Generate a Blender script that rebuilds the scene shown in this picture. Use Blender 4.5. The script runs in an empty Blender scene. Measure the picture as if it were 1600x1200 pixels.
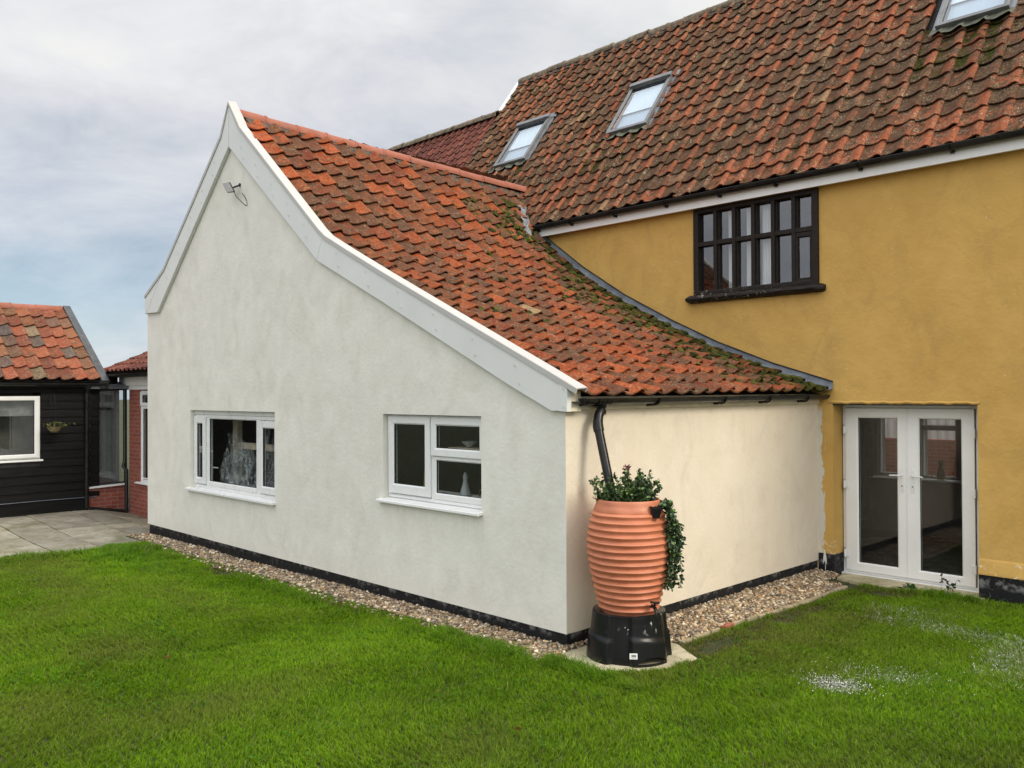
import bpy, math, random
import numpy as np
from mathutils import Vector, Matrix
from mathutils.geometry import tessellate_polygon
random.seed(7); RNG = np.random.default_rng(11)
scene = bpy.context.scene
COL = scene.collection
R = math.radians

# ------------------------------------------------------------------ camera
CAM = Vector((4.928, -5.441, 2.15))
YAW, PITCH, ROLL, FPX = .79767, .010033, -.004935, 1348.4
F_ = Vector((-math.sin(YAW)*math.cos(PITCH), math.cos(YAW)*math.cos(PITCH), math.sin(PITCH)))
r_ = F_.cross(Vector((0, 0, 1))).normalized(); u_ = r_.cross(F_)
r2 = r_*math.cos(ROLL)+u_*math.sin(ROLL); u2 = -r_*math.sin(ROLL)+u_*math.cos(ROLL)
cd = bpy.data.cameras.new('camera'); cam = bpy.data.objects.new('camera', cd); COL.objects.link(cam)
cam.matrix_world = Matrix(((r2.x, u2.x, -F_.x, CAM.x), (r2.y, u2.y, -F_.y, CAM.y), (r2.z, u2.z, -F_.z, CAM.z), (0, 0, 0, 1)))
cd.sensor_width = 36; cd.lens = FPX*36/1600; cd.clip_end = 2000; cd.clip_start = .05
scene.camera = cam

# ------------------------------------------------------------------ light
SUN_DIR = Vector((.90, .15, .64)).normalized()
sl = bpy.data.lights.new('sun', 'SUN'); sl.energy = 1.65; sl.angle = R(20); sl.color = (1, .90, .74)
so = bpy.data.objects.new('sun', sl); COL.objects.link(so)
so.rotation_euler = SUN_DIR.to_track_quat('Z', 'Y').to_euler(); so.location = (6, 3, 12)
SKY = dict(strength=.13, ov=1.0)
EXPOSURE = .55

def build_world():
    w = bpy.data.worlds.new('World'); scene.world = w; w.use_nodes = True
    nt = w.node_tree; N = nt.nodes; L = nt.links; N.clear()
    out = N.new('ShaderNodeOutputWorld'); bg = N.new('ShaderNodeBackground'); L.new(bg.outputs[0], out.inputs[0])
    bg.inputs[1].default_value = SKY['strength']
    sky = N.new('ShaderNodeTexSky'); sky.sky_type = 'NISHITA'; sky.sun_disc = False
    sky.sun_elevation = math.asin(SUN_DIR.z); sky.sun_rotation = math.atan2(SUN_DIR.x, SUN_DIR.y)
    tc = N.new('ShaderNodeTexCoord'); sep = N.new('ShaderNodeSeparateXYZ'); L.new(tc.outputs['Generated'], sep.inputs[0])
    def math_(op, a, b=None, clamp=False):
        m = N.new('ShaderNodeMath'); m.operation = op; m.use_clamp = clamp
        for i, v in enumerate((a, b)):
            if v is None: continue
            if isinstance(v, (int, float)): m.inputs[i].default_value = v
            else: L.new(v, m.inputs[i])
        return m.outputs[0]
    z = math_('MAXIMUM', sep.outputs[2], 0.0)
    den = math_('ADD', z, .22)
    cx = math_('DIVIDE', sep.outputs[0], den); cy = math_('DIVIDE', sep.outputs[1], den)
    comb = N.new('ShaderNodeCombineXYZ'); L.new(cx, comb.inputs[0]); L.new(cy, comb.inputs[1])
    def noise(scale, det, rough, dist=0., off=0.):
        mp = N.new('ShaderNodeMapping'); mp.inputs['Location'].default_value = (off, off*.7, off); L.new(comb.outputs[0], mp.inputs[0])
        n = N.new('ShaderNodeTexNoise'); n.inputs['Scale'].default_value = scale; n.inputs['Detail'].default_value = det
        n.inputs['Roughness'].default_value = rough; n.inputs['Distortion'].default_value = dist; L.new(mp.outputs[0], n.inputs['Vector']); return n.outputs[0]
    def ramp(f, stops):
        r = N.new('ShaderNodeValToRGB'); L.new(f, r.inputs[0]); e = r.color_ramp.elements
        while len(e) < len(stops): e.new(.5)
        for s, (p, c) in zip(e, stops): s.position = p; s.color = (*c, 1)
        return r.outputs[0]
    n1 = noise(.9, 6, .58, .35, 3.1); n2 = noise(2.6, 6, .62, .5, 8.0)
    nn = math_('ADD', math_('MULTIPLY', n1, .62), math_('MULTIPLY', n2, .38))
    cloud = ramp(nn, [(.36, (2.10, 2.50, 3.0)), (.44, (2.85, 3.08, 3.50)), (.52, (3.60, 3.70, 3.98)), (.60, (4.25, 4.30, 4.45)), (.68, (4.7, 4.7, 4.65))])
    # brighter, warmer cloud towards the veiled sun, and brighter overhead
    def mixrgb(fac, a, b, mode='MIX'):
        m = N.new('ShaderNodeMix'); m.data_type = 'RGBA'; m.blend_type = mode
        if isinstance(fac, (int, float)): m.inputs[0].default_value = fac
        else: L.new(fac, m.inputs[0])
        for i, v in ((6, a), (7, b)):
            if isinstance(v, tuple): m.inputs[i].default_value = (*v, 1)
            else: L.new(v, m.inputs[i])
        return m.outputs[2]
    def glow(d, pw):
        vm = N.new('ShaderNodeVectorMath'); vm.operation = 'DOT_PRODUCT'; L.new(tc.outputs['Generated'], vm.inputs[0]); vm.inputs[1].default_value = Vector(d).normalized()
        return math_('POWER', math_('MAXIMUM', vm.outputs['Value'], 0.0), pw)
    g1 = glow((.25, .86, .45), 3.2)
    cloud = mixrgb(g1, cloud, (8.2, 7.7, 6.8))
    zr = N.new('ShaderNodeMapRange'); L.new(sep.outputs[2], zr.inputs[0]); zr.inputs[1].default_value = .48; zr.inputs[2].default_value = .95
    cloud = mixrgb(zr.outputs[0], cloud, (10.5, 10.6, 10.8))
    front = glow((.45, -.62, .64), 2.2)  # added unseen bright sky behind the camera, to light the walls
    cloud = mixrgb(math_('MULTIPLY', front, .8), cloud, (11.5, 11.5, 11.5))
    # thin clear band low down to the left of the house
    low = N.new('ShaderNodeMapRange'); L.new(sep.outputs[2], low.inputs[0]); low.inputs[1].default_value = .02; low.inputs[2].default_value = .30
    low.inputs[3].default_value = .95; low.inputs[4].default_value = 0.
    n3 = noise(.9, 3, .5, 0, 5.5)
    gap = math_('MULTIPLY', math_('MULTIPLY', low.outputs[0], glow((-1, .15, .1), 5)), ramp(n3, [(.3, (.25,)*3), (.6, (1,)*3)]))
    skyc = mixrgb(1.0, sky.outputs[0], (.9, 1.0, 1.0), 'MULTIPLY')
    blue = mixrgb(.2, (2.15, 2.8, 3.35), skyc)
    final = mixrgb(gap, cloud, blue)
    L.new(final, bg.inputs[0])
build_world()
vs = scene.view_settings; vs.view_transform = 'Standard'; vs.look = 'None'; vs.exposure = EXPOSURE; vs.gamma = 1; vs.use_curve_mapping = False
scene.render.engine = 'CYCLES'

# ------------------------------------------------------------------ material helpers
class NT:
    def __init__(s, name):
        s.m = bpy.data.materials.new(name); s.m.use_nodes = True; s.t = s.m.node_tree; s.N = s.t.nodes; s.L = s.t.links
        s.b = s.N['Principled BSDF']; s.out = s.N['Material Output']; s.tc = s.N.new('ShaderNodeTexCoord')
    def obj(s): return s.tc.outputs['Object']
    def put(s, sock, v):
        if isinstance(v, (int, float)): sock.default_value = v
        elif isinstance(v, tuple): sock.default_value = (*v, 1) if len(v) == 3 and len(sock.default_value) == 4 else v
        else: s.L.new(v, sock)
    def noise(s, scale, det=4, rough=.55, dist=0., vec=None, stretch=None):
        n = s.N.new('ShaderNodeTexNoise'); n.inputs['Scale'].default_value = scale; n.inputs['Detail'].default_value = det
        n.inputs['Roughness'].default_value = rough; n.inputs['Distortion'].default_value = dist
        v = vec or s.obj()
        if stretch:
            mp = s.N.new('ShaderNodeMapping'); mp.inputs['Scale'].default_value = stretch; s.L.new(v, mp.inputs[0]); v = mp.outputs[0]
        s.L.new(v, n.inputs['Vector']); return n.outputs[0]
    def voro(s, scale, feature='F1', out='Distance'):
        n = s.N.new('ShaderNodeTexVoronoi'); n.inputs['Scale'].default_value = scale; n.feature = feature; s.L.new(s.obj(), n.inputs['Vector']); return n.outputs[out]
    def math(s, op, a, b=None, clamp=False):
        m = s.N.new('ShaderNodeMath'); m.operation = op; m.use_clamp = clamp
        s.put(m.inputs[0], a)
        if b is not None: s.put(m.inputs[1], b)
        return m.outputs[0]
    def mr(s, v, a, b, c=0., d=1.):
        m = s.N.new('ShaderNodeMapRange'); m.clamp = True; s.L.new(v, m.inputs[0])
        for i, x in enumerate((a, b, c, d)): m.inputs[i+1].default_value = x
        return m.outputs[0]
    def mix(s, f, a, b, mode='MIX'):
        m = s.N.new('ShaderNodeMix'); m.data_type = 'RGBA'; m.blend_type = mode
        s.put(m.inputs[0], f); s.put(m.inputs[6], a); s.put(m.inputs[7], b); return m.outputs[2]
    def ramp(s, f, stops, interp='LINEAR'):
        r = s.N.new('ShaderNodeValToRGB'); s.L.new(f, r.inputs[0]); r.color_ramp.interpolation = interp; e = r.color_ramp.elements
        while len(e) < len(stops): e.new(.5)
        for q, (p, c) in zip(e, stops): q.position = p; q.color = (*c, 1)
        return r.outputs[0]
    def bump(s, h, strength=.3, dist=.01, normal=None):
        b = s.N.new('ShaderNodeBump'); b.inputs['Strength'].default_value = strength; b.inputs['Distance'].default_value = dist
        s.L.new(h, b.inputs['Height'])
        if normal: s.L.new(normal, b.inputs['Normal'])
        s.L.new(b.outputs[0], s.b.inputs['Normal']); return b.outputs[0]
    def attr(s, name):
        a = s.N.new('ShaderNodeAttribute'); a.attribute_name = name; return a
    def sep(s, v):
        q = s.N.new('ShaderNodeSeparateXYZ'); s.L.new(v, q.inputs[0]); return q.outputs
    def done(s, color=None, rough=None, spec=None, metal=None):
        if color is not None: s.put(s.b.inputs['Base Color'], color)
        if rough is not None: s.put(s.b.inputs['Roughness'], rough)
        if spec is not None: s.b.inputs['Specular IOR Level'].default_value = spec
        if metal is not None: s.b.inputs['Metallic'].default_value = metal
        return s.m

def simple(name, c, rough=.6, var=.15, scale=8, bump=.1, bscale=60, metal=0, spec=.5):
    n = NT(name); f = n.noise(scale, 5, .6)
    c2 = tuple(max(0, x*(1-var*2)) for x in c); c1 = tuple(min(1, x*(1+var)) for x in c)
    col = n.mix(n.mr(f, .3, .7), c2, c1)
    if bump: n.bump(n.noise(bscale, 4, .6), bump, .004)
    rr = n.mr(n.noise(scale*2.3, 4), .3, .7, max(.03, rough-.12), min(1, rough+.12))
    return n.done(col, rr, spec, metal)

MAT = {}
# --- renders
def wall_mat(name, a, b, dirt, seedscale=1.0, yellow=False, cream=False):
    n = NT(name); P = n.obj(); xyz = n.sep(P)
    big = n.noise(1.1*seedscale, 5, .62, .6, stretch=(1, 1, .9)); mid = n.noise(4.2*seedscale, 6, .65, .5, stretch=(1, 1, .85)); fine = n.noise(140, 3, .6)
    f = n.math('ADD', n.math('MULTIPLY', big, .5), n.math('MULTIPLY', mid, .5))
    col = n.mix(n.mr(f, .36, .64), a, b)
    stain = n.math('MULTIPLY', n.mr(n.noise(2.4, 6, .7, .8, stretch=(1, 1, .7)), .50, .70), .5)
    col = n.mix(stain, col, dirt)
    # splash dirt just above the plinth and faint runs
    lowz = n.mr(n.math('ADD', xyz[2], n.math('MULTIPLY', n.noise(7, 4, .6), .25)), .15, .45, .55, 0)
    col = n.mix(n.math('MULTIPLY', lowz, .5 if not yellow else .25), col, dirt)
    if not yellow and not cream:
        rn = n.mr(n.noise(9, 4, .6, .2, stretch=(1, 1, .08)), .54, .66)
        for x0, x1, z1 in ((-7.46, -4.88, .75), (-2.69, -1.03, .99)):
            bx = n.math('MULTIPLY', n.math('GREATER_THAN', xyz[0], x0), n.math('LESS_THAN', xyz[0], x1)); bz = n.math('MULTIPLY', n.mr(xyz[2], z1, z1-.35, 1, 0), n.math('LESS_THAN', xyz[2], z1+.03))
            col = n.mix(n.math('MULTIPLY', n.math('MULTIPLY', bx, bz), n.math('MULTIPLY', rn, .45)), col, dirt)
    if yellow:
        # bare white filler strip where the cream wall meets the yellow one
        e = n.math('ADD', xyz[0], n.math('MULTIPLY', n.math('SUBTRACT', n.noise(9, 5, .7, 1.5, stretch=(1, 1, .3)), .5), .22))
        m1 = n.mr(e, .055, .075, 1, 0)
        m0 = n.math('MULTIPLY', m1, n.mr(xyz[0], -.02, .0, 0, 1)); m0 = n.math('MULTIPLY', m0, n.mr(xyz[2], 1.9, 1.98, 1, 0))
        col = n.mix(m0, col, (.62, .58, .5))
        sp = n.math('GREATER_THAN', n.noise(34, 3, .5), .755)
        col = n.mix(n.math('MULTIPLY', sp, .8), col, (.75, .68, .5))
        # pale scuffed patches on the flare above the plinth
        fl = n.math('MULTIPLY', n.mr(xyz[2], .36, .33, 0, 1), n.mr(n.noise(11, 6, .75, 1), .56, .62))
        col = n.mix(fl, col, (.75, .66, .47))
    h = n.math('ADD', n.math('MULTIPLY', fine, .35), n.math('MULTIPLY', n.noise(24, 5, .6), 1.0))
    h = n.math('ADD', h, n.math('MULTIPLY', n.noise(4.5, 3, .5), 2.5 if yellow else 1.2))
    n.bump(h, .6 if yellow else .5, .008)
    return n.done(col, n.mr(mid, .3, .7, .78, .95), .25)
MAT['gable'] = wall_mat('grey_white_render', (.67, .655, .59), (.775, .762, .695), (.59, .565, .49))
MAT['cream'] = wall_mat('cream_paint', (.655, .583, .462), (.715, .65, .535), (.54, .49, .39), .6, cream=True)
MAT['yellow'] = wall_mat('ochre_paint', (.52, .315, .085), (.61, .385, .115), (.42, .26, .085), .6, yellow=True)
def plinth():
    n = NT('black_bitumen_paint'); x = n.sep(n.obj())
    sc = n.mr(n.noise(22, 7, .75, 1.4, stretch=(.5, .5, 1)), .60, .66)
    top = n.mr(n.math('ADD', x[2], n.math('MULTIPLY', n.noise(16, 4, .6), .06)), .07, .12, 0, 1)
    runs = n.mr(n.noise(30, 3, .5, 0, stretch=(1, 1, .12)), .68, .71)
    f = n.math('MAXIMUM', n.math('MULTIPLY', sc, .35), n.math('MULTIPLY', runs, .18))
    f = n.math('MAXIMUM', f, n.math('MULTIPLY', n.math('MULTIPLY', top, n.mr(n.noise(9, 5, .7), .50, .62)), .5))
    n.bump(n.noise(40, 5, .6), .5, .006)
    return n.done(n.mix(f, (.007, .0075, .009), (.36, .37, .36)), n.mr(n.noise(14), .3, .7, .45, .75), .3)
MAT['plinth'] = plinth()
# --- pantiles
def tile_mat(name, ramp, trough, moss, lichen, dark, d0=.52, d1=.74):
    n = NT(name); a = n.attr('tcol'); sp = n.N.new('ShaderNodeSeparateColor'); n.L.new(a.outputs['Color'], sp.inputs[0])
    r1, r2, s = sp.outputs; ms = n.attr('tmoss').outputs['Fac']
    base = n.ramp(r1, ramp)
    base = n.mix(n.mr(r2, 0, 1, 0, .45), base, n.mix(1.0, base, (.62, .55, .55), 'MULTIPLY'))
    wn = n.noise(9, 6, .65, .5); fn = n.noise(38, 5, .7)
    base = n.mix(n.mr(fn, .42, .60, 0, .6), base, n.mix(1.0, base, (.55, .5, .48), 'MULTIPLY'))
    tr = n.mr(s, .70, .56, 0, 1)                      # 1 in the trough of the tile
    w = n.math('ADD', wn, n.math('MULTIPLY', tr, trough)); w = n.math('ADD', w, n.math('MULTIPLY', n.math('SUBTRACT', r2, .5), .25))
    col = n.mix(n.mr(w, d0, d1, 0, dark), base, (.088, .054, .034))
    pat = n.mr(n.noise(13, 5, .7, 1.0), .50, .64); col = n.mix(n.math('MULTIPLY', pat, .45), col, n.mix(1.0, col, (.45, .48, .55), 'MULTIPLY'))
    col = n.mix(n.math('MULTIPLY', n.mr(n.noise(17, 5, .7, .6), .52, .66), .30), col, (.27, .20, .12))
    lich = n.mr(n.noise(48, 4, .7), .56, .63)
    lz = n.mr(n.noise(5, 4, .6), .42, .62)
    col = n.mix(n.math('MULTIPLY', n.math('MULTIPLY', lich, lz), lichen), col, (.40, .36, .24))
    spots = n.mr(n.math('ADD', n.voro(24), n.math('MULTIPLY', n.noise(70, 3, .6), .25)), .36, .27); sel = n.mr(n.noise(6.1, 4, .6), .46, .56)
    col = n.mix(n.math('MULTIPLY', n.math('MULTIPLY', spots, sel), .85), col, (.025, .02, .016))
    mo = n.math('ADD', n.noise(4.2, 6, .68, .6), n.math('ADD', n.math('MULTIPLY', tr, trough*.75), n.math('MULTIPLY', ms, .5)))
    mf = n.mr(mo, moss, moss+.10)
    mossc = n.mix(n.mr(n.noise(30, 4), .35, .65), (.022, .023, .008), (.075, .078, .016))
    col = n.mix(mf, col, mossc)
    h = n.math('ADD', n.math('MULTIPLY', fn, 1.0), n.math('MULTIPLY', mf, n.math('MULTIPLY', n.noise(90, 3, .6), 3.0)))
    n.bump(h, .9, .008)
    return n.done(col, n.mr(fn, .3, .7, .85, 1.0), .06)
MAT['tile_orange'] = tile_mat('orange_clay_pantile', [(0, (.17, .045, .026)), (.15, (.27, .066, .026)), (.38, (.35, .086, .030)), (.6, (.29, .078, .030)), (.76, (.22, .075, .036)), (.88, (.15, .058, .036)), (.955, (.42, .095, .034)), (1, (.32, .22, .12))], .08, .71, .55, .80, .45, .62)
MAT['tile_mossy'] = tile_mat('weathered_mossy_pantile', [(0, (.19, .065, .038)), (.2, (.28, .088, .045)), (.45, (.33, .105, .052)), (.7, (.29, .105, .055)), (.85, (.22, .10, .058)), (1, (.30, .18, .10))], .15, .755, 1.1, .92, .45, .60)
MAT['tile_brown'] = tile_mat('brown_red_pantile', [(0, (.13, .05, .045)), (.5, (.19, .07, .06)), (1, (.25, .09, .065))], .02, .86, .3, .4)
MAT['tile_barn'] = tile_mat('salmon_clay_pantile', [(0, (.19, .065, .045)), (.2, (.30, .09, .052)), (.5, (.35, .11, .06)), (.75, (.28, .13, .07)), (.92, (.10, .08, .08)), (1, (.32, .24, .14))], .05, .82, .8, .6, .48, .7)
MAT['ridge_new'] = simple('smooth_terracotta_ridge', (.31, .095, .052), .65, .12, 3, .08, 50)
MAT['ridge_old'] = simple('lichened_ridge', (.19, .15, .10), .9, .4, 9, .6, 30)
MAT['mortar'] = simple('crumbling_mortar', (.10, .08, .06), .95, .4, 18, .9, 35)
MAT['underlay'] = simple('roof_batten_dark', (.03, .026, .022), .9, .2)
MAT['lead'] = simple('grey_lead', (.20, .22, .25), .5, .22, 6, .2, 30)
MAT['leadmoss'] = simple('algae_lead_apron', (.085, .09, .055), .6, .4, 10, .4, 30)
MAT['lead_pale'] = simple('pale_lead', (.17, .18, .19), .5, .2, 9, .3, 25)
# --- boards, plastic
def board():
    n = NT('white_fibre_cement_board'); f = n.noise(2.2, 4, .5)
    n.bump(n.noise(90, 3), .06, .002)
    sp = n.math('GREATER_THAN', n.noise(60, 2), .76)
    return n.done(n.mix(n.math('MULTIPLY', sp, .3), n.mix(n.mr(f, .3, .7), (.65, .665, .645), (.70, .71, .69)), (.35, .35, .33)), n.mr(f, .3, .7, .45, .6))
MAT['board'] = board()
MAT['cap'] = simple('white_upvc_cap', (.47, .46, .44), .5, .03, 5, .03)
MAT['upvc'] = simple('white_upvc', (.74, .75, .74), .32, .012, 3, .03, 40)
MAT['upvc_dirty'] = simple('grimy_white_upvc', (.80, .805, .79), .4, .03, 2.5, .1, 40)
MAT['fascia_w'] = simple('white_fascia', (.84, .84, .83), .42, .02, 4, .03, 40)
MAT['fascia_c'] = simple('cream_fascia', (.70, .64, .49), .5, .07, 5, .04, 40)
MAT['gutter'] = simple('black_gutter_plastic', (.014, .015, .014), .35, .35, 5, .05, 20, spec=.35)
MAT['black_pl'] = simple('glossy_black_plastic', (.009, .009, .010), .3, .3, 8, .08, 60, spec=.3)
MAT['matt_black'] = simple('matt_black', (.02, .02, .021), .6, .3)
MAT['metal'] = simple('grey_metal', (.45, .45, .44), .35, .15, metal=1)
MAT['skyframe'] = simple('grey_roof_window_cladding', (.15, .155, .16), .38, .15, 6, .04)
MAT['skydark'] = simple('dark_roof_window_gasket', (.02, .022, .025), .5, .2)
MAT['blind'] = simple('pale_blind_fabric', (.66, .71, .74), .8, .03, 3, 0)
MAT['lining'] = simple('white_lining', (.80, .81, .80), .6, .03)
MAT['paintw'] = simple('white_paint_splash', (.75, .74, .70), .6, .1)
MAT['curtain'] = simple('white_curtain', (.85, .86, .85), .9, .02)
def timber():
    n = NT('dark_brown_painted_timber'); x = n.sep(n.obj()); f = n.noise(6, 5, .6, .4, stretch=(1, 1, 6)); c = n.mix(n.mr(f, .3, .7), (.009, .006, .0045), (.020, .014, .011))
    fl = n.mr(n.noise(26, 6, .75, 1, stretch=(1, 1, .5)), .60, .63)
    low = n.mr(x[2], 3.46, 3.66, 1, 0); fl = n.math('MULTIPLY', fl, n.math('MULTIPLY', low, n.mr(x[0], -.3, -.8, 0, 1)))
    c = n.mix(fl, c, (.45, .42, .38)); c = n.mix(n.mr(n.noise(26, 5, .7), .63, .68, 0, .6), c, (.10, .035, .022))
    n.bump(n.noise(20, 6, .7, .5, stretch=(1, 1, .3)), .5, .008); return n.done(c, .65, .3)
MAT['timber'] = timber()
def cladding():
    n = NT('black_weatherboard'); f = n.noise(4, 6, .65, .3, stretch=(1, .25, 4)); g = n.noise(60, 4, .6, 0, stretch=(1, .1, 1))
    c = n.mix(n.mr(f, .35, .7), (.004, .004, .004), (.010, .010, .009)); n.bump(g, .5, .004); return n.done(c, n.mr(g, .3, .7, .6, .85), .18)
MAT['clad'] = cladding()
def brick():
    n = NT('red_brickwork'); x = n.sep(n.obj()); cb = n.N.new('ShaderNodeCombineXYZ')
    n.L.new(n.math('ADD', x[0], x[1]), cb.inputs[0]); n.L.new(x[2], cb.inputs[1])
    b = n.N.new('ShaderNodeTexBrick'); n.L.new(cb.outputs[0], b.inputs['Vector']); b.inputs['Scale'].default_value = 1
    b.inputs['Brick Width'].default_value = .225; b.inputs['Row Height'].default_value = .075; b.inputs['Mortar Size'].default_value = .006
    b.inputs['Color1'].default_value = (.25, .055, .035, 1); b.inputs['Color2'].default_value = (.33, .085, .05, 1); b.inputs['Mortar'].default_value = (.26, .2, .17, 1); b.inputs['Bias'].default_value = 0
    c = n.mix(n.mr(n.noise(20, 5), .35, .7, 0, .5), b.outputs[0], n.mix(1., b.outputs[0], (.5, .5, .5), 'MULTIPLY'))
    n.bump(n.math('ADD', n.math('MULTIPLY', n.math('SUBTRACT', 1., b.outputs['Fac']), 1.), n.math('MULTIPLY', n.noise(80), .3)), .5, .006); return n.done(c, .85)
MAT['brick'] = brick()
def glass(name, ior, tint=(.85, .88, .87), rough=.004, wob=.0):
    n = NT(name); n.N.remove(n.b)
    ge = n.N.new('ShaderNodeNewGeometry'); dt = n.N.new('ShaderNodeVectorMath'); dt.operation = 'DOT_PRODUCT'; n.L.new(ge.outputs['Normal'], dt.inputs[0]); n.L.new(ge.outputs['Incoming'], dt.inputs[1])
    c5 = n.math('POWER', n.math('SUBTRACT', 1.0, n.math('ABSOLUTE', dt.outputs['Value']), True), 5.0); frs = n.math('ADD', n.math('MULTIPLY', c5, 1-ior), ior)
    tr = n.N.new('ShaderNodeBsdfTransparent'); tr.inputs[0].default_value = (*tint, 1)
    gl = n.N.new('ShaderNodeBsdfGlossy'); gl.inputs[0].default_value = (.95, .97, 1, 1); gl.inputs['Roughness'].default_value = rough
    if wob:
        b = n.N.new('ShaderNodeBump'); b.inputs['Strength'].default_value = wob; b.inputs['Distance'].default_value = .01; n.L.new(n.noise(2.5, 2, .5), b.inputs['Height']); n.L.new(b.outputs[0], gl.inputs['Normal'])
    mx = n.N.new('ShaderNodeMixShader'); n.L.new(frs, mx.inputs[0]); n.L.new(tr.outputs[0], mx.inputs[1]); n.L.new(gl.outputs[0], mx.inputs[2]); n.L.new(mx.outputs[0], n.out.inputs[0]); return n.m
MAT['glass'] = glass('window_glass', .10)
MAT['glass_door'] = glass('door_glass', .048, (.75, .78, .78))
MAT['glass_old'] = glass('old_window_glass', .17, (.82, .84, .84), .02, .12)
MAT['glass_roof'] = glass('roof_window_glass', .12, (.85, .92, .97))
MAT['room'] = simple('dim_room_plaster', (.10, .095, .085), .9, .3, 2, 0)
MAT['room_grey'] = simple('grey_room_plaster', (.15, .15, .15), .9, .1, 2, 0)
MAT['room_floor'] = simple('dark_room_floor', (.05, .035, .025), .5, .3, 5, 0)
MAT['stud'] = simple('pale_timber_stud', (.62, .52, .40), .7, .15, 6, .1)
def film():
    n = NT('clear_plastic_film'); n.b.inputs['Base Color'].default_value = (.8, .85, .86, 1); n.b.inputs['Roughness'].default_value = .15
    tr = n.N.new('ShaderNodeBsdfTransparent'); mx = n.N.new('ShaderNodeMixShader'); f = n.mr(n.noise(11, 5, .7, 2.2, stretch=(1, 1, .3)), .46, .70, .03, .55)
    n.L.new(f, mx.inputs[0]); n.L.new(tr.outputs[0], mx.inputs[1]); n.L.new(n.b.outputs[0], mx.inputs[2]); n.L.new(mx.outputs[0], n.out.inputs[0]); return n.m
MAT['film'] = film()
MAT['crystal'] = simple('frosted_glass', (.30, .32, .33), .2, .1)
MAT['brass'] = simple('dull_brass', (.35, .25, .1), .35, .2, metal=1)
MAT['china'] = simple('grey_china', (.4, .42, .42), .3, .1)
MAT['cat'] = simple('dark_figurine', (.012, .012, .012), .5, .2)
# --- ground
def terracotta():
    n = NT('terracotta_plastic'); x = n.sep(n.obj()); f = n.noise(5, 5, .6, .3)
    c = n.mix(n.mr(f, .3, .7), (.46, .155, .075), (.55, .20, .105))
    c = n.mix(n.mr(n.noise(3, 4, .6, .5, stretch=(1, 1, 5)), .5, .72, 0, .5), c, (.34, .115, .065))
    sp = n.mr(n.noise(42, 4, .6), .70, .73); c = n.mix(n.math('MULTIPLY', sp, .5), c, (.75, .62, .52))
    n.bump(n.noise(70, 4), .18, .004); return n.done(c, n.mr(f, .3, .7, .42, .6))
MAT['terracotta'] = terracotta()
def stand():
    n = NT('black_stand_plastic'); x = n.sep(n.obj()); sp = n.mr(n.noise(22, 4, .65, .8, stretch=(1, 1, .4)), .60, .63)
    zone = n.math('MULTIPLY', n.mr(x[2], .20, .27, 0, 1), n.mr(n.noise(4, 2), .48, .54))
    n.bump(n.noise(120, 2), .1, .002); return n.done(n.mix(n.math('MULTIPLY', n.math('MULTIPLY', sp, zone), .9), (.008, .008, .009), (.6, .6, .58)), .3, .3)
MAT['stand'] = stand()
def soil():
    n = NT('lawn_soil'); f = n.noise(3, 6, .65, .5); c = n.mix(n.mr(f, .35, .65), (.030, .050, .012), (.065, .060, .028)); n.bump(n.noise(30, 6, .7), .8, .02); return n.done(c, .95)
MAT['soil'] = soil()
def slab(name, a, b, g):
    n = NT(name); f = n.noise(2.5, 6, .65, .4); c = n.mix(n.mr(f, .35, .65), a, b); c = n.mix(n.mr(n.noise(1.3, 5, .6, 1), .48, .66, 0, .7), c, g)
    r = n.attr('tcol'); c = n.mix(.5, c, n.mix(1., c, r.outputs['Color'], 'MULTIPLY'))
    c = n.mix(n.mr(n.noise(6, 6, .75, .8), .50, .62, 0, .6), c, n.mix(1., c, (.45, .47, .36), 'MULTIPLY'))
    c = n.mix(n.mr(n.noise(50, 4), .66, .72, 0, .5), c, (.5, .48, .42))
    n.bump(n.math('ADD', n.noise(12, 6, .65), n.math('MULTIPLY', n.noise(90, 3), .3)), .45, .008); return n.done(c, n.mr(f, .3, .7, .55, .85))
MAT['paving'] = slab('sandstone_paving', (.26, .235, .175), (.40, .37, .30), (.17, .165, .085))
MAT['concrete'] = slab('pale_concrete', (.42, .37, .25), (.55, .50, .36), (.30, .29, .14))
MAT['edging'] = slab('buff_edging_stone', (.30, .25, .16), (.40, .33, .22), (.13, .14, .06))
MAT['redbrick'] = simple('old_red_brick', (.33, .11, .07), .9, .3, 20, .6, 40)
def colattr(name, rough=.6, spec=.3, trans=0., mult=1.0):
    n = NT(name); a = n.attr('tcol').outputs['Color']
    if trans:
        n.b.inputs['Base Color'].default_value = (1, 1, 1, 1); n.L.new(a, n.b.inputs['Base Color']); n.b.inputs['Roughness'].default_value = rough; n.b.inputs['Specular IOR Level'].default_value = spec
        t = n.N.new('ShaderNodeBsdfTranslucent'); n.L.new(a, t.inputs[0]); mx = n.N.new('ShaderNodeMixShader'); mx.inputs[0].default_value = trans
        n.L.new(n.b.outputs[0], mx.inputs[1]); n.L.new(t.outputs[0], mx.inputs[2]); n.L.new(mx.outputs[0], n.out.inputs[0]); return n.m
    return n.done(a, rough, spec)
MAT['grass'] = colattr('grass_blades', .6, .12, .35)
MAT['leaf'] = colattr('leaves', .38, .45, .12)
MAT['pebble'] = colattr('flint_pebbles', .7, .3)
MAT['mossg'] = colattr('moss_cushions', .95, .1)
MAT['stem'] = simple('green_stem', (.05, .06, .02), .6, .2)
MAT['pink'] = simple('dusty_pink_petal', (.28, .13, .13), .7, .2)
MAT['deadmoss'] = simple('basket_fibre', (.22, .19, .09), .95, .4, 30, .8, 60)
MAT['label'] = simple('white_label', (.75, .75, .73), .4, .03)
MAT['deadleaf'] = simple('brown_leaf', (.30, .13, .05), .7, .2)

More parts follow.
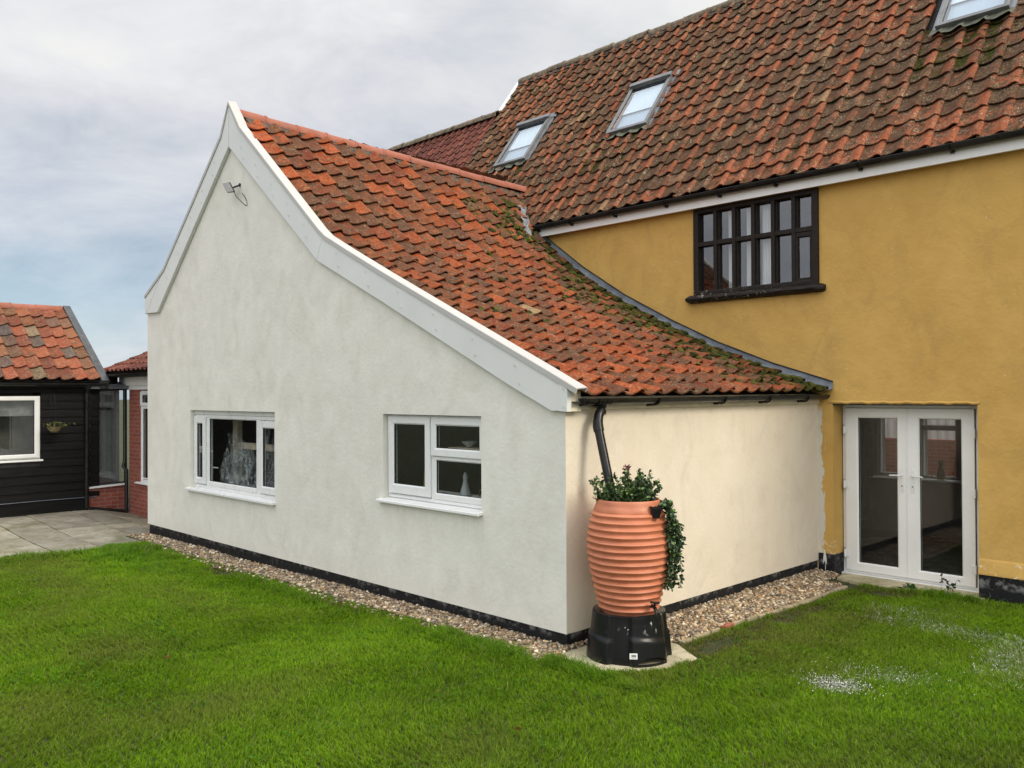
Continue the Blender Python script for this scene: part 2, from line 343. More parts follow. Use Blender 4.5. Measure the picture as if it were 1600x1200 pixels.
# ------------------------------------------------------------------ mesh helpers
def finish(me, mat, smooth=False):
    me.materials.append(mat if not isinstance(mat, str) else MAT[mat])
    if smooth: me.polygons.foreach_set('use_smooth', [True]*len(me.polygons))
    me.update()
def link(name, me, parent=None):
    o = bpy.data.objects.new(name, me); COL.objects.link(o)
    if parent is not None:
        o.parent = parent
        if parent.type == 'EMPTY': o.location = -Vector(parent.location)
    return o
def tag(o, label=None, cat=None, group=None, kind=None):
    if label: o['label'] = label
    if cat: o['category'] = cat
    if group: o['group'] = group
    if kind: o['kind'] = kind
    return o
def thing(name, label, cat, loc=(0, 0, 0), group=None):
    o = bpy.data.objects.new(name, None); COL.objects.link(o); o.location = loc; o.empty_display_size = .2
    return tag(o, label, cat, group)
class MB:
    def __init__(s): s.v = []; s.f = []
    def box(s, x0, x1, y0, y1, z0, z1, mp=None):
        b = len(s.v); P = [(x, y, z) for x in (x0, x1) for y in (y0, y1) for z in (z0, z1)]
        s.v += [tuple(mp(*p)) if mp else p for p in P]
        s.f += [tuple(b+i for i in q) for q in ((0, 1, 3, 2), (4, 6, 7, 5), (0, 4, 5, 1), (2, 3, 7, 6), (0, 2, 6, 4), (1, 5, 7, 3))]; return s
    def poly(s, pts):
        b = len(s.v); s.v += [tuple(p) for p in pts]; s.f.append(tuple(range(b, b+len(pts)))); return s
    def prism(s, poly, mp, d0, d1):
        b = len(s.v); n = len(poly)
        s.v += [tuple(mp(p[0], p[1], d0)) for p in poly]+[tuple(mp(p[0], p[1], d1)) for p in poly]
        s.f += [tuple(b+i for i in range(n)), tuple(b+n+i for i in reversed(range(n)))]
        s.f += [(b+i, b+n+i, b+n+(i+1) % n, b+(i+1) % n) for i in range(n)]; return s
    def ring(s, x0, x1, z0, z1, w, mp, d0, d1, ch=.012):
        # mitred rectangular frame; w = (left, right, bottom, top)
        if not isinstance(w, tuple): w = (w,)*4
        a, b_, c, d = w
        rows = [((0, 0, 0, 0), d1), ((0, 0, 0, 0), d0+.004), ((.004,)*4, d0), ((a-ch, b_-ch, c-ch, d-ch), d0), ((a, b_, c, d), d0+ch), ((a, b_, c, d), d1)]
        k = len(s.v)
        for (i0, i1, i2, i3), dd in rows:
            s.v += [tuple(mp(*p, dd)) for p in ((x0+i0, z0+i2), (x1-i1, z0+i2), (x1-i1, z1-i3), (x0+i0, z1-i3))]
        nr = len(rows)
        for r in range(nr):
            q = (r+1) % nr
            for i in range(4):
                j = (i+1) % 4; s.f.append((k+4*r+i, k+4*r+j, k+4*q+j, k+4*q+i))
        return s
    def tube(s, path, r, n=12, cap=True):
        path = [Vector(p) for p in path]; k = len(s.v); m = len(path); up = Vector((0, 0, 1)); prev = None
        rs = r if isinstance(r, (list, tuple)) else [r]*m
        for i, p in enumerate(path):
            t = (path[min(i+1, m-1)]-path[max(i-1, 0)]).normalized()
            a = (prev if prev else (up if abs(t.z) < .9 else Vector((1, 0, 0)))); a = (a-t*a.dot(t)).normalized(); prev = a; b = t.cross(a)
            s.v += [tuple(p+(a*math.cos(2*math.pi*j/n)+b*math.sin(2*math.pi*j/n))*rs[i]) for j in range(n)]
        for i in range(m-1):
            for j in range(n):
                q = (j+1) % n; s.f.append((k+i*n+j, k+i*n+q, k+(i+1)*n+q, k+(i+1)*n+j))
        if cap: s.f += [tuple(k+j for j in reversed(range(n))), tuple(k+(m-1)*n+j for j in range(n))]
        return s
    def lathe(s, prof, M=None, n=48, jit=None):
        k = len(s.v); m = len(prof); M = M or Matrix.Identity(4)
        for i, (r, z) in enumerate(prof):
            for j in range(n):
                a = 2*math.pi*j/n; rr = r+(jit(a, z) if jit else 0); s.v.append(tuple(M @ Vector((rr*math.cos(a), rr*math.sin(a), z))))
        for i in range(m-1):
            for j in range(n):
                q = (j+1) % n; s.f.append((k+i*n+j, k+i*n+q, k+(i+1)*n+q, k+(i+1)*n+j))
        return s
    def sheet(s, fn, nu, nv):
        k = len(s.v)
        for i in range(nu+1):
            for j in range(nv+1): s.v.append(tuple(fn(i/nu, j/nv)))
        for i in range(nu):
            for j in range(nv):
                a = k+i*(nv+1)+j; s.f.append((a, a+nv+1, a+nv+2, a+1))
        return s
    def build(s, name, mat, parent=None, smooth=False, bevel=0, seg=2):
        me = bpy.data.meshes.new(name); me.from_pydata(s.v, [], s.f); finish(me, mat, smooth)
        import bmesh as _b
        bm = _b.new(); bm.from_mesh(me); _b.ops.recalc_face_normals(bm, faces=bm.faces); bm.to_mesh(me); bm.free()
        o = link(name, me, parent)
        if smooth and hasattr(me, 'set_sharp_from_angle'): me.set_sharp_from_angle(angle=R(40))
        if bevel:
            b = o.modifiers.new('bevel', 'BEVEL'); b.width = bevel; b.segments = seg; b.limit_method = 'ANGLE'; b.angle_limit = R(35)
        return o
def np_mesh(name, V, F, mat, parent=None, tcol=None, tmoss=None, smooth=False):
    """V (n,3); F list of (k, arrays m*k)"""
    me = bpy.data.meshes.new(name); V = np.ascontiguousarray(V, np.float32); me.vertices.add(len(V)); me.vertices.foreach_set('co', V.ravel())
    loops = np.concatenate([f.ravel() for f in F]).astype(np.int32); sizes = np.concatenate([np.full(len(f), f.shape[1]) for f in F]); starts = np.concatenate([[0], np.cumsum(sizes)[:-1]]).astype(np.int32)
    me.loops.add(len(loops)); me.loops.foreach_set('vertex_index', loops); me.polygons.add(len(sizes)); me.polygons.foreach_set('loop_start', starts)
    if tcol is not None:
        a = me.color_attributes.new('tcol', 'FLOAT_COLOR', 'POINT'); c = np.ones((len(V), 4), np.float32); c[:, :3] = tcol; a.data.foreach_set('color', c.ravel())
    if tmoss is not None:
        a = me.attributes.new('tmoss', 'FLOAT', 'POINT'); a.data.foreach_set('value', np.ascontiguousarray(tmoss, np.float32))
    me.update(calc_edges=True); finish(me, mat)
    if smooth: me.polygons.foreach_set('use_smooth', np.ones(len(sizes), bool))
    return link(name, me, parent)
def my(y0): return lambda a, b, d: (a, y0+d, b)          # wall facing -Y, d inwards
def mx(x0): return lambda a, b, d: (x0-d, a, b)          # wall facing +X
def wall(name, outline, holes, mp, mat, parent, reveal=.2, thick=None):
    """flat wall with openings: outline polygon and rectangular holes (a0,a1,b0,b1); the reveals of the holes go inwards"""
    mb = MB(); loops = [[Vector((a, b, 0)) for a, b in outline]]+[[Vector(p) for p in ((h[0], h[2], 0), (h[0], h[3], 0), (h[1], h[3], 0), (h[1], h[2], 0))] for h in holes]
    flat = [p for l in loops for p in l]
    for t in tessellate_polygon(loops): mb.poly([mp(flat[i].x, flat[i].y, 0) for i in t])
    for h in holes:
        rv = h[4] if len(h) > 4 else reveal; c = ((h[0], h[2]), (h[1], h[2]), (h[1], h[3]), (h[0], h[3]))
        for i in range(4): p, q = c[i], c[(i+1) % 4]; mb.poly([mp(*p, 0), mp(*q, 0), mp(*q, rv), mp(*p, rv)])
    return mb.build(name, mat, parent)
def room(name, x0, x1, y0, y1, z0, z1, mat, parent, skip=()):
    mb = MB(); P = dict(x0=[(x0, y0, z0), (x0, y1, z0), (x0, y1, z1), (x0, y0, z1)], x1=[(x1, y0, z0), (x1, y1, z0), (x1, y1, z1), (x1, y0, z1)], y1=[(x0, y1, z0), (x1, y1, z0), (x1, y1, z1), (x0, y1, z1)], y0=[(x0, y0, z0), (x1, y0, z0), (x1, y0, z1), (x0, y0, z1)], z0=[(x0, y0, z0), (x1, y0, z0), (x1, y1, z0), (x0, y1, z0)], z1=[(x0, y0, z1), (x1, y0, z1), (x1, y1, z1), (x0, y1, z1)])
    for k, q in P.items():
        if k not in skip: mb.poly(q)
    return mb.build(name, mat, parent)
def sm(x, a, b): t = np.clip((x-a)/(b-a), 0, 1); return t*t*(3-2*t)
def vnoise(x, y, seed=0):
    """smooth value noise for numpy arrays"""
    xi = np.floor(x).astype(int); yi = np.floor(y).astype(int); fx = x-xi; fy = y-yi; fx = fx*fx*(3-2*fx); fy = fy*fy*(3-2*fy)
    def h(a, b): q = np.sin(a*127.1+b*311.7+seed*74.7)*43758.5453; return q-np.floor(q)
    return (h(xi, yi)*(1-fx)+h(xi+1, yi)*fx)*(1-fy)+(h(xi, yi+1)*(1-fx)+h(xi+1, yi+1)*fx)*fy
def gz(x, y):
    """height of the ground"""
    x = np.asarray(x, float); y = np.asarray(y, float)
    z = -.035-.05*sm(x, .0, .6)*sm(y, .8, 4.)-.05*sm(-x, 3., 8.)*sm(y, -4, -.5)
    return z+.03*(vnoise(x*.7+3, y*.7, 3)-.5)*sm(np.hypot(x-.45, y-.2), .8, 2.)

# ------------------------------------------------------------------ pantiles
PS = np.array([0, .14, .30, .44, .58, .70, .79, .87, .94, 1.0, 1.06, 1.10])
PH = np.array([.016, .006, .0, .003, .011, .022, .034, .043, .047, .045, .036, .024])
def pantiles(name, P, nu, nv, gauge, width, mat, parent, u0=0., v0=0., keep=None, rnd=None, tilt=.034, jit=1.0, mossf=None, thick=.015, clamp=None, hs=1.0):
    """P(u, v) -> (pos, normal): a roof laid in real overlapping S tiles, one mesh"""
    S = PS*width; rows = np.array([0., .5, 1.12])*gauge; ns, nr = len(S), len(rows)
    VV, CC, MM, FF = [], [], [], []; base = 0
    g = np.arange(ns*nr*2).reshape(2, nr, ns); F = []
    for r in range(nr-1):
        for i in range(ns-1):
            F.append((g[0, r, i], g[0, r, i+1], g[0, r+1, i+1], g[0, r+1, i])); F.append((g[1, r, i], g[1, r+1, i], g[1, r+1, i+1], g[1, r, i+1]))
    for i in range(ns-1): F.append((g[0, 0, i+1], g[0, 0, i], g[1, 0, i], g[1, 0, i+1]))
    for r in range(nr-1):
        F.append((g[0, r, ns-1], g[0, r+1, ns-1], g[1, r+1, ns-1], g[1, r, ns-1])); F.append((g[0, r, 0], g[1, r, 0], g[1, r+1, 0], g[0, r+1, 0]))
    F = np.array(F)
    for j in range(nv):
        rowoff = RNG.normal(0, .004)
        for i in range(nu):
            uc = u0+(i+.5)*width; vc = v0+(j+.5)*gauge
            if keep is not None and not keep(uc, vc): continue
            ju, jv, jh, jr, jt = RNG.normal(0, 1, 5)*jit; su = (ju*.004, jv*.007+rowoff, abs(jh)*.003, jr*.012, jt*.004)
            u, v = np.meshgrid(S, rows); h = np.broadcast_to(PH*hs, u.shape)+tilt*(1-v/(1.12*gauge))+su[2]+su[4]*(u/width-.5)
            uu = u-.5*width; vv = v-.5*gauge; du = uu*math.cos(su[3])-vv*math.sin(su[3]); dv = uu*math.sin(su[3])+vv*math.cos(su[3])
            U = uc+du+su[0]; V_ = vc+dv+su[1]
            pos, nor = P(U.ravel(), V_.ravel()); hh = h.ravel()[:, None]
            top = pos+nor*hh; bot = pos+nor*(hh-thick)
            if clamp is not None: top = clamp(top); bot = clamp(bot)
            VV.append(np.concatenate([top, bot])); r1, r2 = (rnd(uc, vc) if rnd else (RNG.random(), RNG.random()))
            c = np.empty((2*ns*nr, 3)); c[:, 0] = r1; c[:, 1] = r2; c[:, 2] = np.tile((u/width).ravel(), 2); CC.append(c)
            MM.append(np.full(2*ns*nr, mossf(uc, vc) if mossf else 0.)); FF.append(F+base); base += 2*ns*nr
    o = np_mesh(name, np.concatenate(VV), [np.concatenate(FF)], mat, parent, np.concatenate(CC), np.concatenate(MM), True)
    o.data.set_sharp_from_angle(angle=R(50))
    return o
def plane_roof(o, U, V):
    o = np.array(o, float); U = np.array(U, float); V = np.array(V, float); U /= np.linalg.norm(U); V /= np.linalg.norm(V); n = np.cross(U, V); n = n*np.sign(n[2])
    return lambda u, v: (o+np.outer(u, U)+np.outer(v, V), np.broadcast_to(n, (len(u), 3)))
def ridge_tiles(name, a, b, r, L, mat, parent, sag=0., base=None, wob=.006):
    a, b = Vector(a), Vector(b); d = b-a; n = max(1, round(d.length/L)); t = d.normalized(); up = Vector((0, 0, 1)); up = (up-t*up.dot(t)).normalized(); s = t.cross(up); mb = MB()
    for i in range(n):
        p0 = a+d*(i/n); p1 = a+d*((i+1.0)/n)-t*.004; z = -sag*4*((i+.5)/n)*(1-(i+.5)/n); o = Vector((random.gauss(0, wob), random.gauss(0, wob), z+random.gauss(0, wob*.6))); k = len(mb.v); m = 10
        for q, (p, rr) in enumerate(((p0, r), (p1-t*.03, r), (p1-t*.028, r+.008), (p1, r+.008))):
            for e in range(2):
                r_e = rr-e*.018
                for j in range(m+1):
                    an = math.pi*(-.08+1.16*j/m); mb.v.append(tuple(p+o+s*math.cos(an)*r_e+up*math.sin(an)*r_e*.92))
        w = m+1
        for q in range(3):
            for j in range(m):
                A = k+q*2*w+j; B = k+(q+1)*2*w+j; mb.f += [(A, A+1, B+1, B), (A+w, B+w, B+w+1, A+w+1)]
            for j in (0, m): A = k+q*2*w+j; B = k+(q+1)*2*w+j; mb.f.append((A, B, B+w, A+w))
        for q in (0, 3):
            for j in range(m): A = k+q*2*w+j; mb.f.append((A, A+1, A+w+1, A+w))
    return mb.build(name, mat, parent, True)
def gutter(name, path0, path1, r, up_out, mat, parent):
    """half round gutter between two points; up_out = horizontal outward direction"""
    a, b = Vector(path0), Vector(path1); o = Vector(up_out); mb = MB(); n = 12; k = 0
    for p in (a, b):
        for rr in (r, r-.006):
            for j in range(n+1):
                an = math.pi+math.pi*j/n; mb.v.append(tuple(p+o*math.cos(an)*rr+Vector((0, 0, 1))*math.sin(an)*rr))
    w = n+1
    for j in range(n): mb.f += [(j, j+1, 2*w+j+1, 2*w+j), (w+j, 3*w+j, 3*w+j+1, w+j+1)]
    for j in (0, n): mb.f.append((j, 2*w+j, 3*w+j, w+j))
    for e in (0, 2*w): mb.f.append(tuple(e+j for j in range(n+1)))
    # rolled front lip
    g = mb.build(name, mat, parent, True); lip = a+o*r; return g
def window_glass(x0, x1, z0, z1, mp, d, parent, mat='glass', name='pane'):
    return MB().poly([mp(x0, z0, d), mp(x1, z0, d), mp(x1, z1, d), mp(x0, z1, d)]).build(name, mat, parent)

# ------------------------------------------------------------------ profile of the extension's roof
XF = np.array([-6.05, -5.2, -4.4, -3.72, -3.3, -2.5, -1.3, -.6, .20, .6]); ZF = np.array([5.93, 5.165, 4.44, 3.86, 3.60, 3.22, 2.66, 2.375, 2.085, 1.935])
XB = np.array([-6.05, -5.39, -4.4, -3.75, -2.95, -2.1, -1.38, -.58, .20, .6]); ZB = np.array([6.10, 5.45, 4.45, 3.93, 3.44, 3.01, 2.67, 2.38, 2.12, 1.98])
xs_ = np.linspace(.16, -6.3, 200)
def zext(x, y):
    t = np.clip(y/4.96, 0, 1.25)
    zf = np.interp(x, XF, ZF)+np.where(x < -6.05, (x+6.05)*-.9, 0); zb = np.interp(x, XB, ZB)+np.where(x < -6.05, (x+6.05)*-1., 0)
    return zf*(1-t)+zb*t
_zz = zext(xs_, xs_*0); _s = np.concatenate([[0], np.cumsum(np.hypot(np.diff(xs_), np.diff(_zz)))])
def ext_P(u, v):
    x = np.interp(v, _s, xs_)-np.where(v < 0, v, 0)*.93; z = zext(x, u)+np.where(v < 0, v, 0)*.0; e = .12
    dz = (zext(x+e, u)-zext(x-e, u))/(2*e); n = np.stack([-dz, 0*dz, np.ones_like(dz)], 1); n /= np.linalg.norm(n, axis=1)[:, None]
    return np.stack([x, u, z], 1), n
def ridge_x(y): return -6.05+.66*np.clip(y/4.96, 0, 1.2)
MAIN0 = np.array([0, 4.36, 4.735]); PM = R(53)
def main_z(y): return 4.735+(y-4.36)*math.tan(PM)

# =================================================================== THE SETTING
def grid_ground():
    xs = np.concatenate([np.linspace(-400, -14, 12), np.linspace(-13, 9, 111), np.linspace(12, 400, 12)]); ys = np.concatenate([np.linspace(-400, -14, 12), np.linspace(-13, 6, 96), np.linspace(8, 400, 12)])
    X, Y = np.meshgrid(xs, ys); Z = gz(X, Y)-.012; Z = np.where((X < -8.2) & (Y > -6), Z-.06, Z)
    n, m = X.shape; i = np.arange(n*m).reshape(n, m); F = np.stack([i[:-1, :-1], i[:-1, 1:], i[1:, 1:], i[1:, :-1]], -1).reshape(-1, 4)
    o = np_mesh('ground', np.stack([X, Y, Z], -1).reshape(-1, 3), [F], 'soil'); tag(o, kind='structure')
grid_ground()
def patio_z(x, y): return -.065+.09*sm(-x, 9.2, 11.8)-.13*sm(y, .15, .8)*sm(-x, 8.4, 9.5)
def patio():
    mb = MB(); cols = []
    y = -6.5; 
    while y < 2.4:
        h = random.choice([.45, .6, .75]); x = -12.35
        while x < -8.0:
            w = random.choice([.45, .6, .75, .9]); x1 = min(x+w, -7.75)
            if x1-x > .2:
                k = len(mb.v); g = .009
                pts = [(x+g, y+g), (x1-g, y+g), (x1-g, y+h-g), (x+g, y+h-g)]; dz = random.gauss(0, .0025)
                for z_ in (-.05, 0):
                    for p in pts: mb.v.append((p[0], p[1], float(patio_z(p[0], p[1]))+dz+z_))
                mb.f += [(k+4, k+5, k+6, k+7)]+[(k+i, k+(i+1) % 4, k+4+(i+1) % 4, k+4+i) for i in range(4)]
                c = random.uniform(.35, 1.35); cols += [(c, c*random.uniform(.95, 1), c*random.uniform(.85, 1))]*8
            x = x1
            if x1 >= -7.76: break
        y += h
    o = mb.build('patio', 'paving'); a = o.data.color_attributes.new('tcol', 'FLOAT_COLOR', 'POINT')
    for i, c in enumerate(cols): a.data[i].color = (*c, 1)
    b = o.modifiers.new('bevel', 'BEVEL'); b.width = .006; b.segments = 2; b.limit_method = 'ANGLE'
    tag(o, kind='structure')
patio()

# =================================================================== CREAM EXTENSION
ext = thing('rendered_extension', 'pale rendered extension with swept orange pantile catslide roof and white bargeboards', 'house extension', (0, 0, 0))
W1 = (-7.38, -4.92, .79, 1.92); W2 = (-2.62, -1.065, 1.03, 1.93)
gable_pts = [(-8.95, .1), (0, .1), (0, 2.06), (-.6, 2.24), (-2.5, 3.12), (-3.8, 3.80), (-6.05, 5.65), (-8.45, 3.6), (-8.95, 3.5)]
wall('gable_wall', gable_pts, [W1, W2], my(0), 'gable', ext, .09)
MB().poly([(0, .0, .1), (0, 4.57, .1), (0, 4.57, 2.06), (0, 0, 2.06)]).build('side_wall', 'cream', ext)
MB().poly([(-8.95, 0, .1), (-8.95, 4.57, .1), (-8.95, 4.57, 3.6), (-8.95, 0, 3.6)]).build('far_side_wall', 'gable', ext)
mb = MB(); n_ = 60                                       # wall bottom edge (render stop) and plinth, slightly uneven
mb.box(-8.95, 0, .0, .03, .096, .1)
mb = MB(); mb.prism([(-8.93, .2), (-8.93, .018), (-.018, .018), (-.018, 4.57), (-.2, 4.57), (-.2, .2)], lambda a, b, d: (a, b, d), -.25, .099); mb.build('plinth', 'plinth', ext, bevel=.006)
MB().box(-8.95, .0, .0005, .05, .0995, .104).box(-.05, -.0005, 0.05, 4.57, .0995, .104).build('render_stop', 'gable', ext)
# bargeboards
def board_piece(poly, y0=-.052, y1=-.004): return MB().prism(poly, lambda a, b, d: (a, d, b), y0, y1).build('bargeboard', 'board', ext, bevel=.003)
g_ = .0025
board_piece([(-6.048+g_, 6.095), (-5.732, 5.683), (-3.707+g_, 3.982), (-3.852+g_, 3.707), (-6.054+g_, 5.492)])
board_piece([(-3.704+g_, 3.982), (-2.537, 3.422), (-.135, 2.322), (-.03, 2.27), (-.03, 1.994), (-.116, 1.992), (-.658, 2.228), (-2.538, 3.108), (-3.849+g_, 3.704)])
MB().prism([(-.026, 2.268), (.071, 2.224), (.071, 1.986), (-.026, 1.990)], lambda a, b, d: (a, d, b), -.058, -.004).build('board_end_trim', 'board', ext, bevel=.003)
board_piece([(-6.054-g_, 6.095), (-6.060-g_, 5.492), (-8.451, 3.421), (-8.862, 3.433), (-8.22, 4.051), (-6.297, 5.68)])
board_piece([(-8.866, 3.437), (-8.925, 3.440), (-8.925, 3.708), (-8.235, 4.045)])
# boxed ends of the bargeboards
MB().box(.0, .068, -.003, .12, 1.988, 2.16).build('box_end', 'fascia_c', ext, bevel=.002)
MB().box(-9.0, -8.952, -.02, .15, 3.43, 3.69).build('box_end', 'board', ext, bevel=.002)
# screw heads
def scr(x, z): MB().lathe([(0, .0), (.006, -.0005), (.009, -.0035), (.009, -.006)], Matrix.Translation((x, -.053-.0065, z)) @ Matrix.Rotation(-math.pi/2, 4, 'X'), 8).build('screw', 'paintw', ext, True)
for x0, z0, x1, z1 in ((-5.8, 5.5, -3.85, 3.95), (-3.6, 3.82, -.15, 2.2), (-6.35, 5.45, -8.3, 3.85)):
    m = 6 if x0 > -5 else 5
    for i in range(m):
        t = (i+.3)/m; x = x0+(x1-x0)*t; z = z0+(z1-z0)*t; scr(x, z); scr(x+(.05 if x1 > x0 else -.05), z-.16)
scr(.03, 2.18); scr(.03, 2.03)
# white cap strip over the tile verge: follows the swept line, front lip down over the board
def cap(line, name='verge_cap'):
    mb = MB(); prof = [(-.064, -.045), (-.064, .0), (-.058, .006), (.055, .016), (.064, .008), (.064, -.03), (.057, -.03), (.057, .004), (-.056, -.004), (-.056, -.045)]
    k = 0; n = len(prof)
    for x, z, nx, nz in line:
        for dy, dz in prof: mb.v.append((x+nx*dz, dy, z+nz*dz))
    for i in range(len(line)-1):
        for j in range(n): q = (j+1) % n; mb.f.append((i*n+j, i*n+q, (i+1)*n+q, (i+1)*n+j))
    mb.f += [tuple(range(n)), tuple((len(line)-1)*n+j for j in range(n))]
    return mb.build(name, 'cap', ext)
def offs(pts):
    out = []
    for i, p in enumerate(pts):
        a = pts[max(i-1, 0)]; b = pts[min(i+1, len(pts)-1)]; d = Vector((b[0]-a[0], b[1]-a[1])).normalized(); nx, nz = -d.y, d.x
        if nz < 0: nx, nz = -nx, -nz
        if i == 0: nx, nz = 0, 1
        out.append((p[0], p[1], nx, nz))
    return out
cap(offs([(-6.05, 6.105), (-5.732, 5.69), (-4.7, 4.82), (-3.80, 4.065), (-3.66, 3.965), (-3.2, 3.742), (-2.537, 3.43), (-1.35, 2.885), (-.135, 2.33), (.19, 2.178)]))
cap(offs([(-6.05, 6.105), (-6.297, 5.69), (-7.2, 4.92), (-8.22, 4.062), (-8.94, 3.715)]))
# roof
def ext_keep(u, v):
    p, n = ext_P(np.array([u]), np.array([v])); x, y, z = p[0]
    if x < ridge_x(y)-.06: return False
    if y > 4.5 and x > -4.62: return False
    if y > 4.45 and z < main_z(y)-.10: return False
    return True
def ext_clamp(p):
    rx = ridge_x(p[:, 1])+.0; q = p.copy(); m = q[:, 0] < rx; q[m, 0] = rx[m]; q[m, 2] = np.minimum(q[m, 2], zext(rx[m], q[m, 1])+.05)
    m2 = (q[:, 0] > -4.6) & (q[:, 1] > 4.56); q[m2, 1] = 4.56; q[:, 1] = np.maximum(q[:, 1], .03); return q
def ext_moss(u, v):
    m = .50*float(sm(np.array(u), 3.4, 4.2))*float(sm(np.array(v), 7.2, 5.2)); m += .35*float(sm(np.array(v), 1.2, .2))*float(sm(np.array(u), 1.5, 3.5)); m += .22*(random.random() < .12); return m
def ext_rnd(u, v):
    r = random.random()*.93
    if v > 6.6 and random.random() < .35: r = .95
    if random.random() < .006: r = 1.0
    return r, random.random()
nv_ = int(_s[-1]/.305)+1
pantiles('pantile_roof', ext_P, 23, nv_, .305, .2535, 'tile_orange', ext, u0=.06, v0=-.03, keep=ext_keep, rnd=ext_rnd, clamp=ext_clamp, mossf=ext_moss, jit=1.7, tilt=.042, hs=1.15)
mb = MB()                                                # boarding under the tiles
mb.sheet(lambda a, b: (lambda x, y: (x, y, float(zext(np.array(x), np.array(y)))-.06))(.12+(float(ridge_x(4.56*b))-.12)*a, .0+4.56*b), 60, 10)
mb.sheet(lambda a, b: (lambda x, y: (x, y, float(zext(np.array(x), np.array(y)))-.06))(-4.7+(-.7)*a, 4.56+.4*b), 8, 4)
mb.build('roof_boarding', 'underlay', ext)
XL = np.array([-9.05, -8.93, -8.22, -6.30, -6.05, -5.0]); ZL = np.array([3.56, 3.62, 3.94, 5.58, 5.92, 6.9])
def left_P(u, v):
    t = np.clip(v/3.86, 0, 1.06); x = -9.02+2.97*t; z = np.interp(x, XL, ZL); dz = (np.interp(x+.1, XL, ZL)-np.interp(x-.1, XL, ZL))/.2; n = np.stack([-dz, 0*dz, np.ones_like(dz)], 1); n /= np.linalg.norm(n, axis=1)[:, None]
    return np.stack([x, 5.6-u, z-.04], 1), n
pantiles('pantile_roof', left_P, 21, 13, .30, .2535, 'tile_orange', ext, u0=.2)
ridge_tiles('ridge_tiles', (-6.06, .02, 5.94), (-5.42, 4.98, 5.56), .105, .46, 'ridge_new', ext, sag=.015)
mb = MB()                                                # rough mortar bedding below the ridge tiles
def mort(a, b):
    y = .14+4.8*a; x = float(ridge_x(y))+.03+(.14+.03*math.sin(y*25))*b; return (x, y+random.gauss(0, .006), float(zext(np.array(x), np.array(y)))+.085-.045*b+random.gauss(0, .007))
mb.sheet(mort, 120, 6); mb.build('mortar_bedding', 'mortar', ext)
# lead flashing against the yellow wall
fl_pts = [(-4.62, 4.70), (-4.413, 4.545), (-3.749, 4.067), (-2.952, 3.576), (-2.115, 3.146), (-1.379, 2.807), (-.579, 2.503), (.20, 2.262)]
mb = MB()
def flash(a, b):
    x = -4.62+(.20+4.62)*a; zt = np.interp(x, [p[0] for p in fl_pts], [p[1] for p in fl_pts]); zb = float(zext(np.array(x), np.array(4.5)))+.065
    if b < .5: return (x, 4.558-.005*math.sin(a*57), zt+(zb-zt)*b*2)
    return (x, 4.557-(b-.5)*2*.13, zb-(b-.5)*.05+.004*math.sin(a*90))
mb.sheet(flash, 60, 4); mb.build('lead_flashing', 'lead', ext, True)
mb = MB(); mb.tube([(p[0], 4.552, p[1]+.004) for p in fl_pts], .009, 6); mb.build('flashing_chase', 'matt_black', ext)
# lead tray in the valley at the foot of the main roof
def vly(a, b):
    x = -4.45-.62*a; y0 = 4.36+(zext(np.array(x), np.array(4.5))-4.735)/math.tan(PM); y = float(y0)-.10+.13*b+.02*math.sin(a*17)
    z = max(float(zext(np.array(x), np.array(y))), main_z(y) if y > 4.36 else -9)+.10; return (x+.012*math.sin(a*31+b*9), y-.06, z+.012*math.sin(a*23+b*14))
mb = MB(); mb.sheet(vly, 24, 6); mb.build('valley_lead', 'lead_pale', ext, True)
# fascia, gutter
MB().box(.001, .032, .12, 4.56, 2.0, 2.115).build('fascia', 'fascia_c', ext, bevel=.004)
GX, GZ = .105, 2.095
gut = gutter('gutter', (GX, .10, GZ), (GX, 4.60, GZ+.010), .056, (1, 0, 0), 'gutter', ext)
hd = [(GX+.064*math.cos(t), GZ+.003+.066*math.sin(t)) for t in np.linspace(0, -math.pi, 16)]
MB().prism(hd, lambda a, b, d: (a, d, b), .085, .135).build('stop_end', 'black_pl', gut, bevel=.003)
mk = MB(); mk.poly([(.072, .083, GZ-.008), (.078, .083, GZ-.008), (.078, .083, GZ-.05), (.072, .083, GZ-.05)]); mk.poly([(.072, .083, GZ-.012), (.090, .083, GZ-.028), (.086, .083, GZ-.033), (.071, .083, GZ-.02)]); mk.build('maker_mark', 'paintw', gut)
for y in (1.12, 2.25, 3.15, 4.02):
    mb = MB(); mb.tube([(GX+.064*math.cos(t), y, GZ+.064*math.sin(t)) for t in np.linspace(0, -math.pi, 14)], .011, 8); mb.box(.03, .06, y-.03, y+.03, GZ-.075, GZ-.01); mb.build('gutter_bracket', 'black_pl', gut, True)
hr = [(GX+.067*math.cos(t), GZ+.067*math.sin(t)) for t in np.linspace(0, -math.pi, 16)]+[(GX+.060*math.cos(t), GZ+.060*math.sin(t)) for t in np.linspace(-math.pi, 0, 16)]
mb = MB(); mb.prism(hr, lambda a, b, d: (a, d, b), .255, .435)
mb.lathe([(.052, -.045), (.050, -.07), (.040, -.085), (.040, -.14)], Matrix.Translation((GX, .345, GZ)), 20); mb.build('outlet', 'black_pl', gut, True)
dp = MB(); C3 = (GX, .345)
def bez(ps, n=10): return ps
top = Vector((GX+.005, .345, GZ-.12)); b1 = Vector((GX+.01, .335, 2.0)); b2 = Vector((.125, .275, 1.93)); b3 = Vector((.135, .265, 1.86)); end = Vector((.365, .215, 1.13))
dp.tube([top, b1+Vector((0, 0, -.01)), b1.lerp(b2, .35), b1.lerp(b2, .8), b2.lerp(b3, .5), b3, b3.lerp(end, .06)], [.042, .042, .042, .042, .044, .047, .047], 20)
dp.tube([b3.lerp(end, .05), end], .039, 20); dp.build('downpipe', 'black_pl', ext, True)
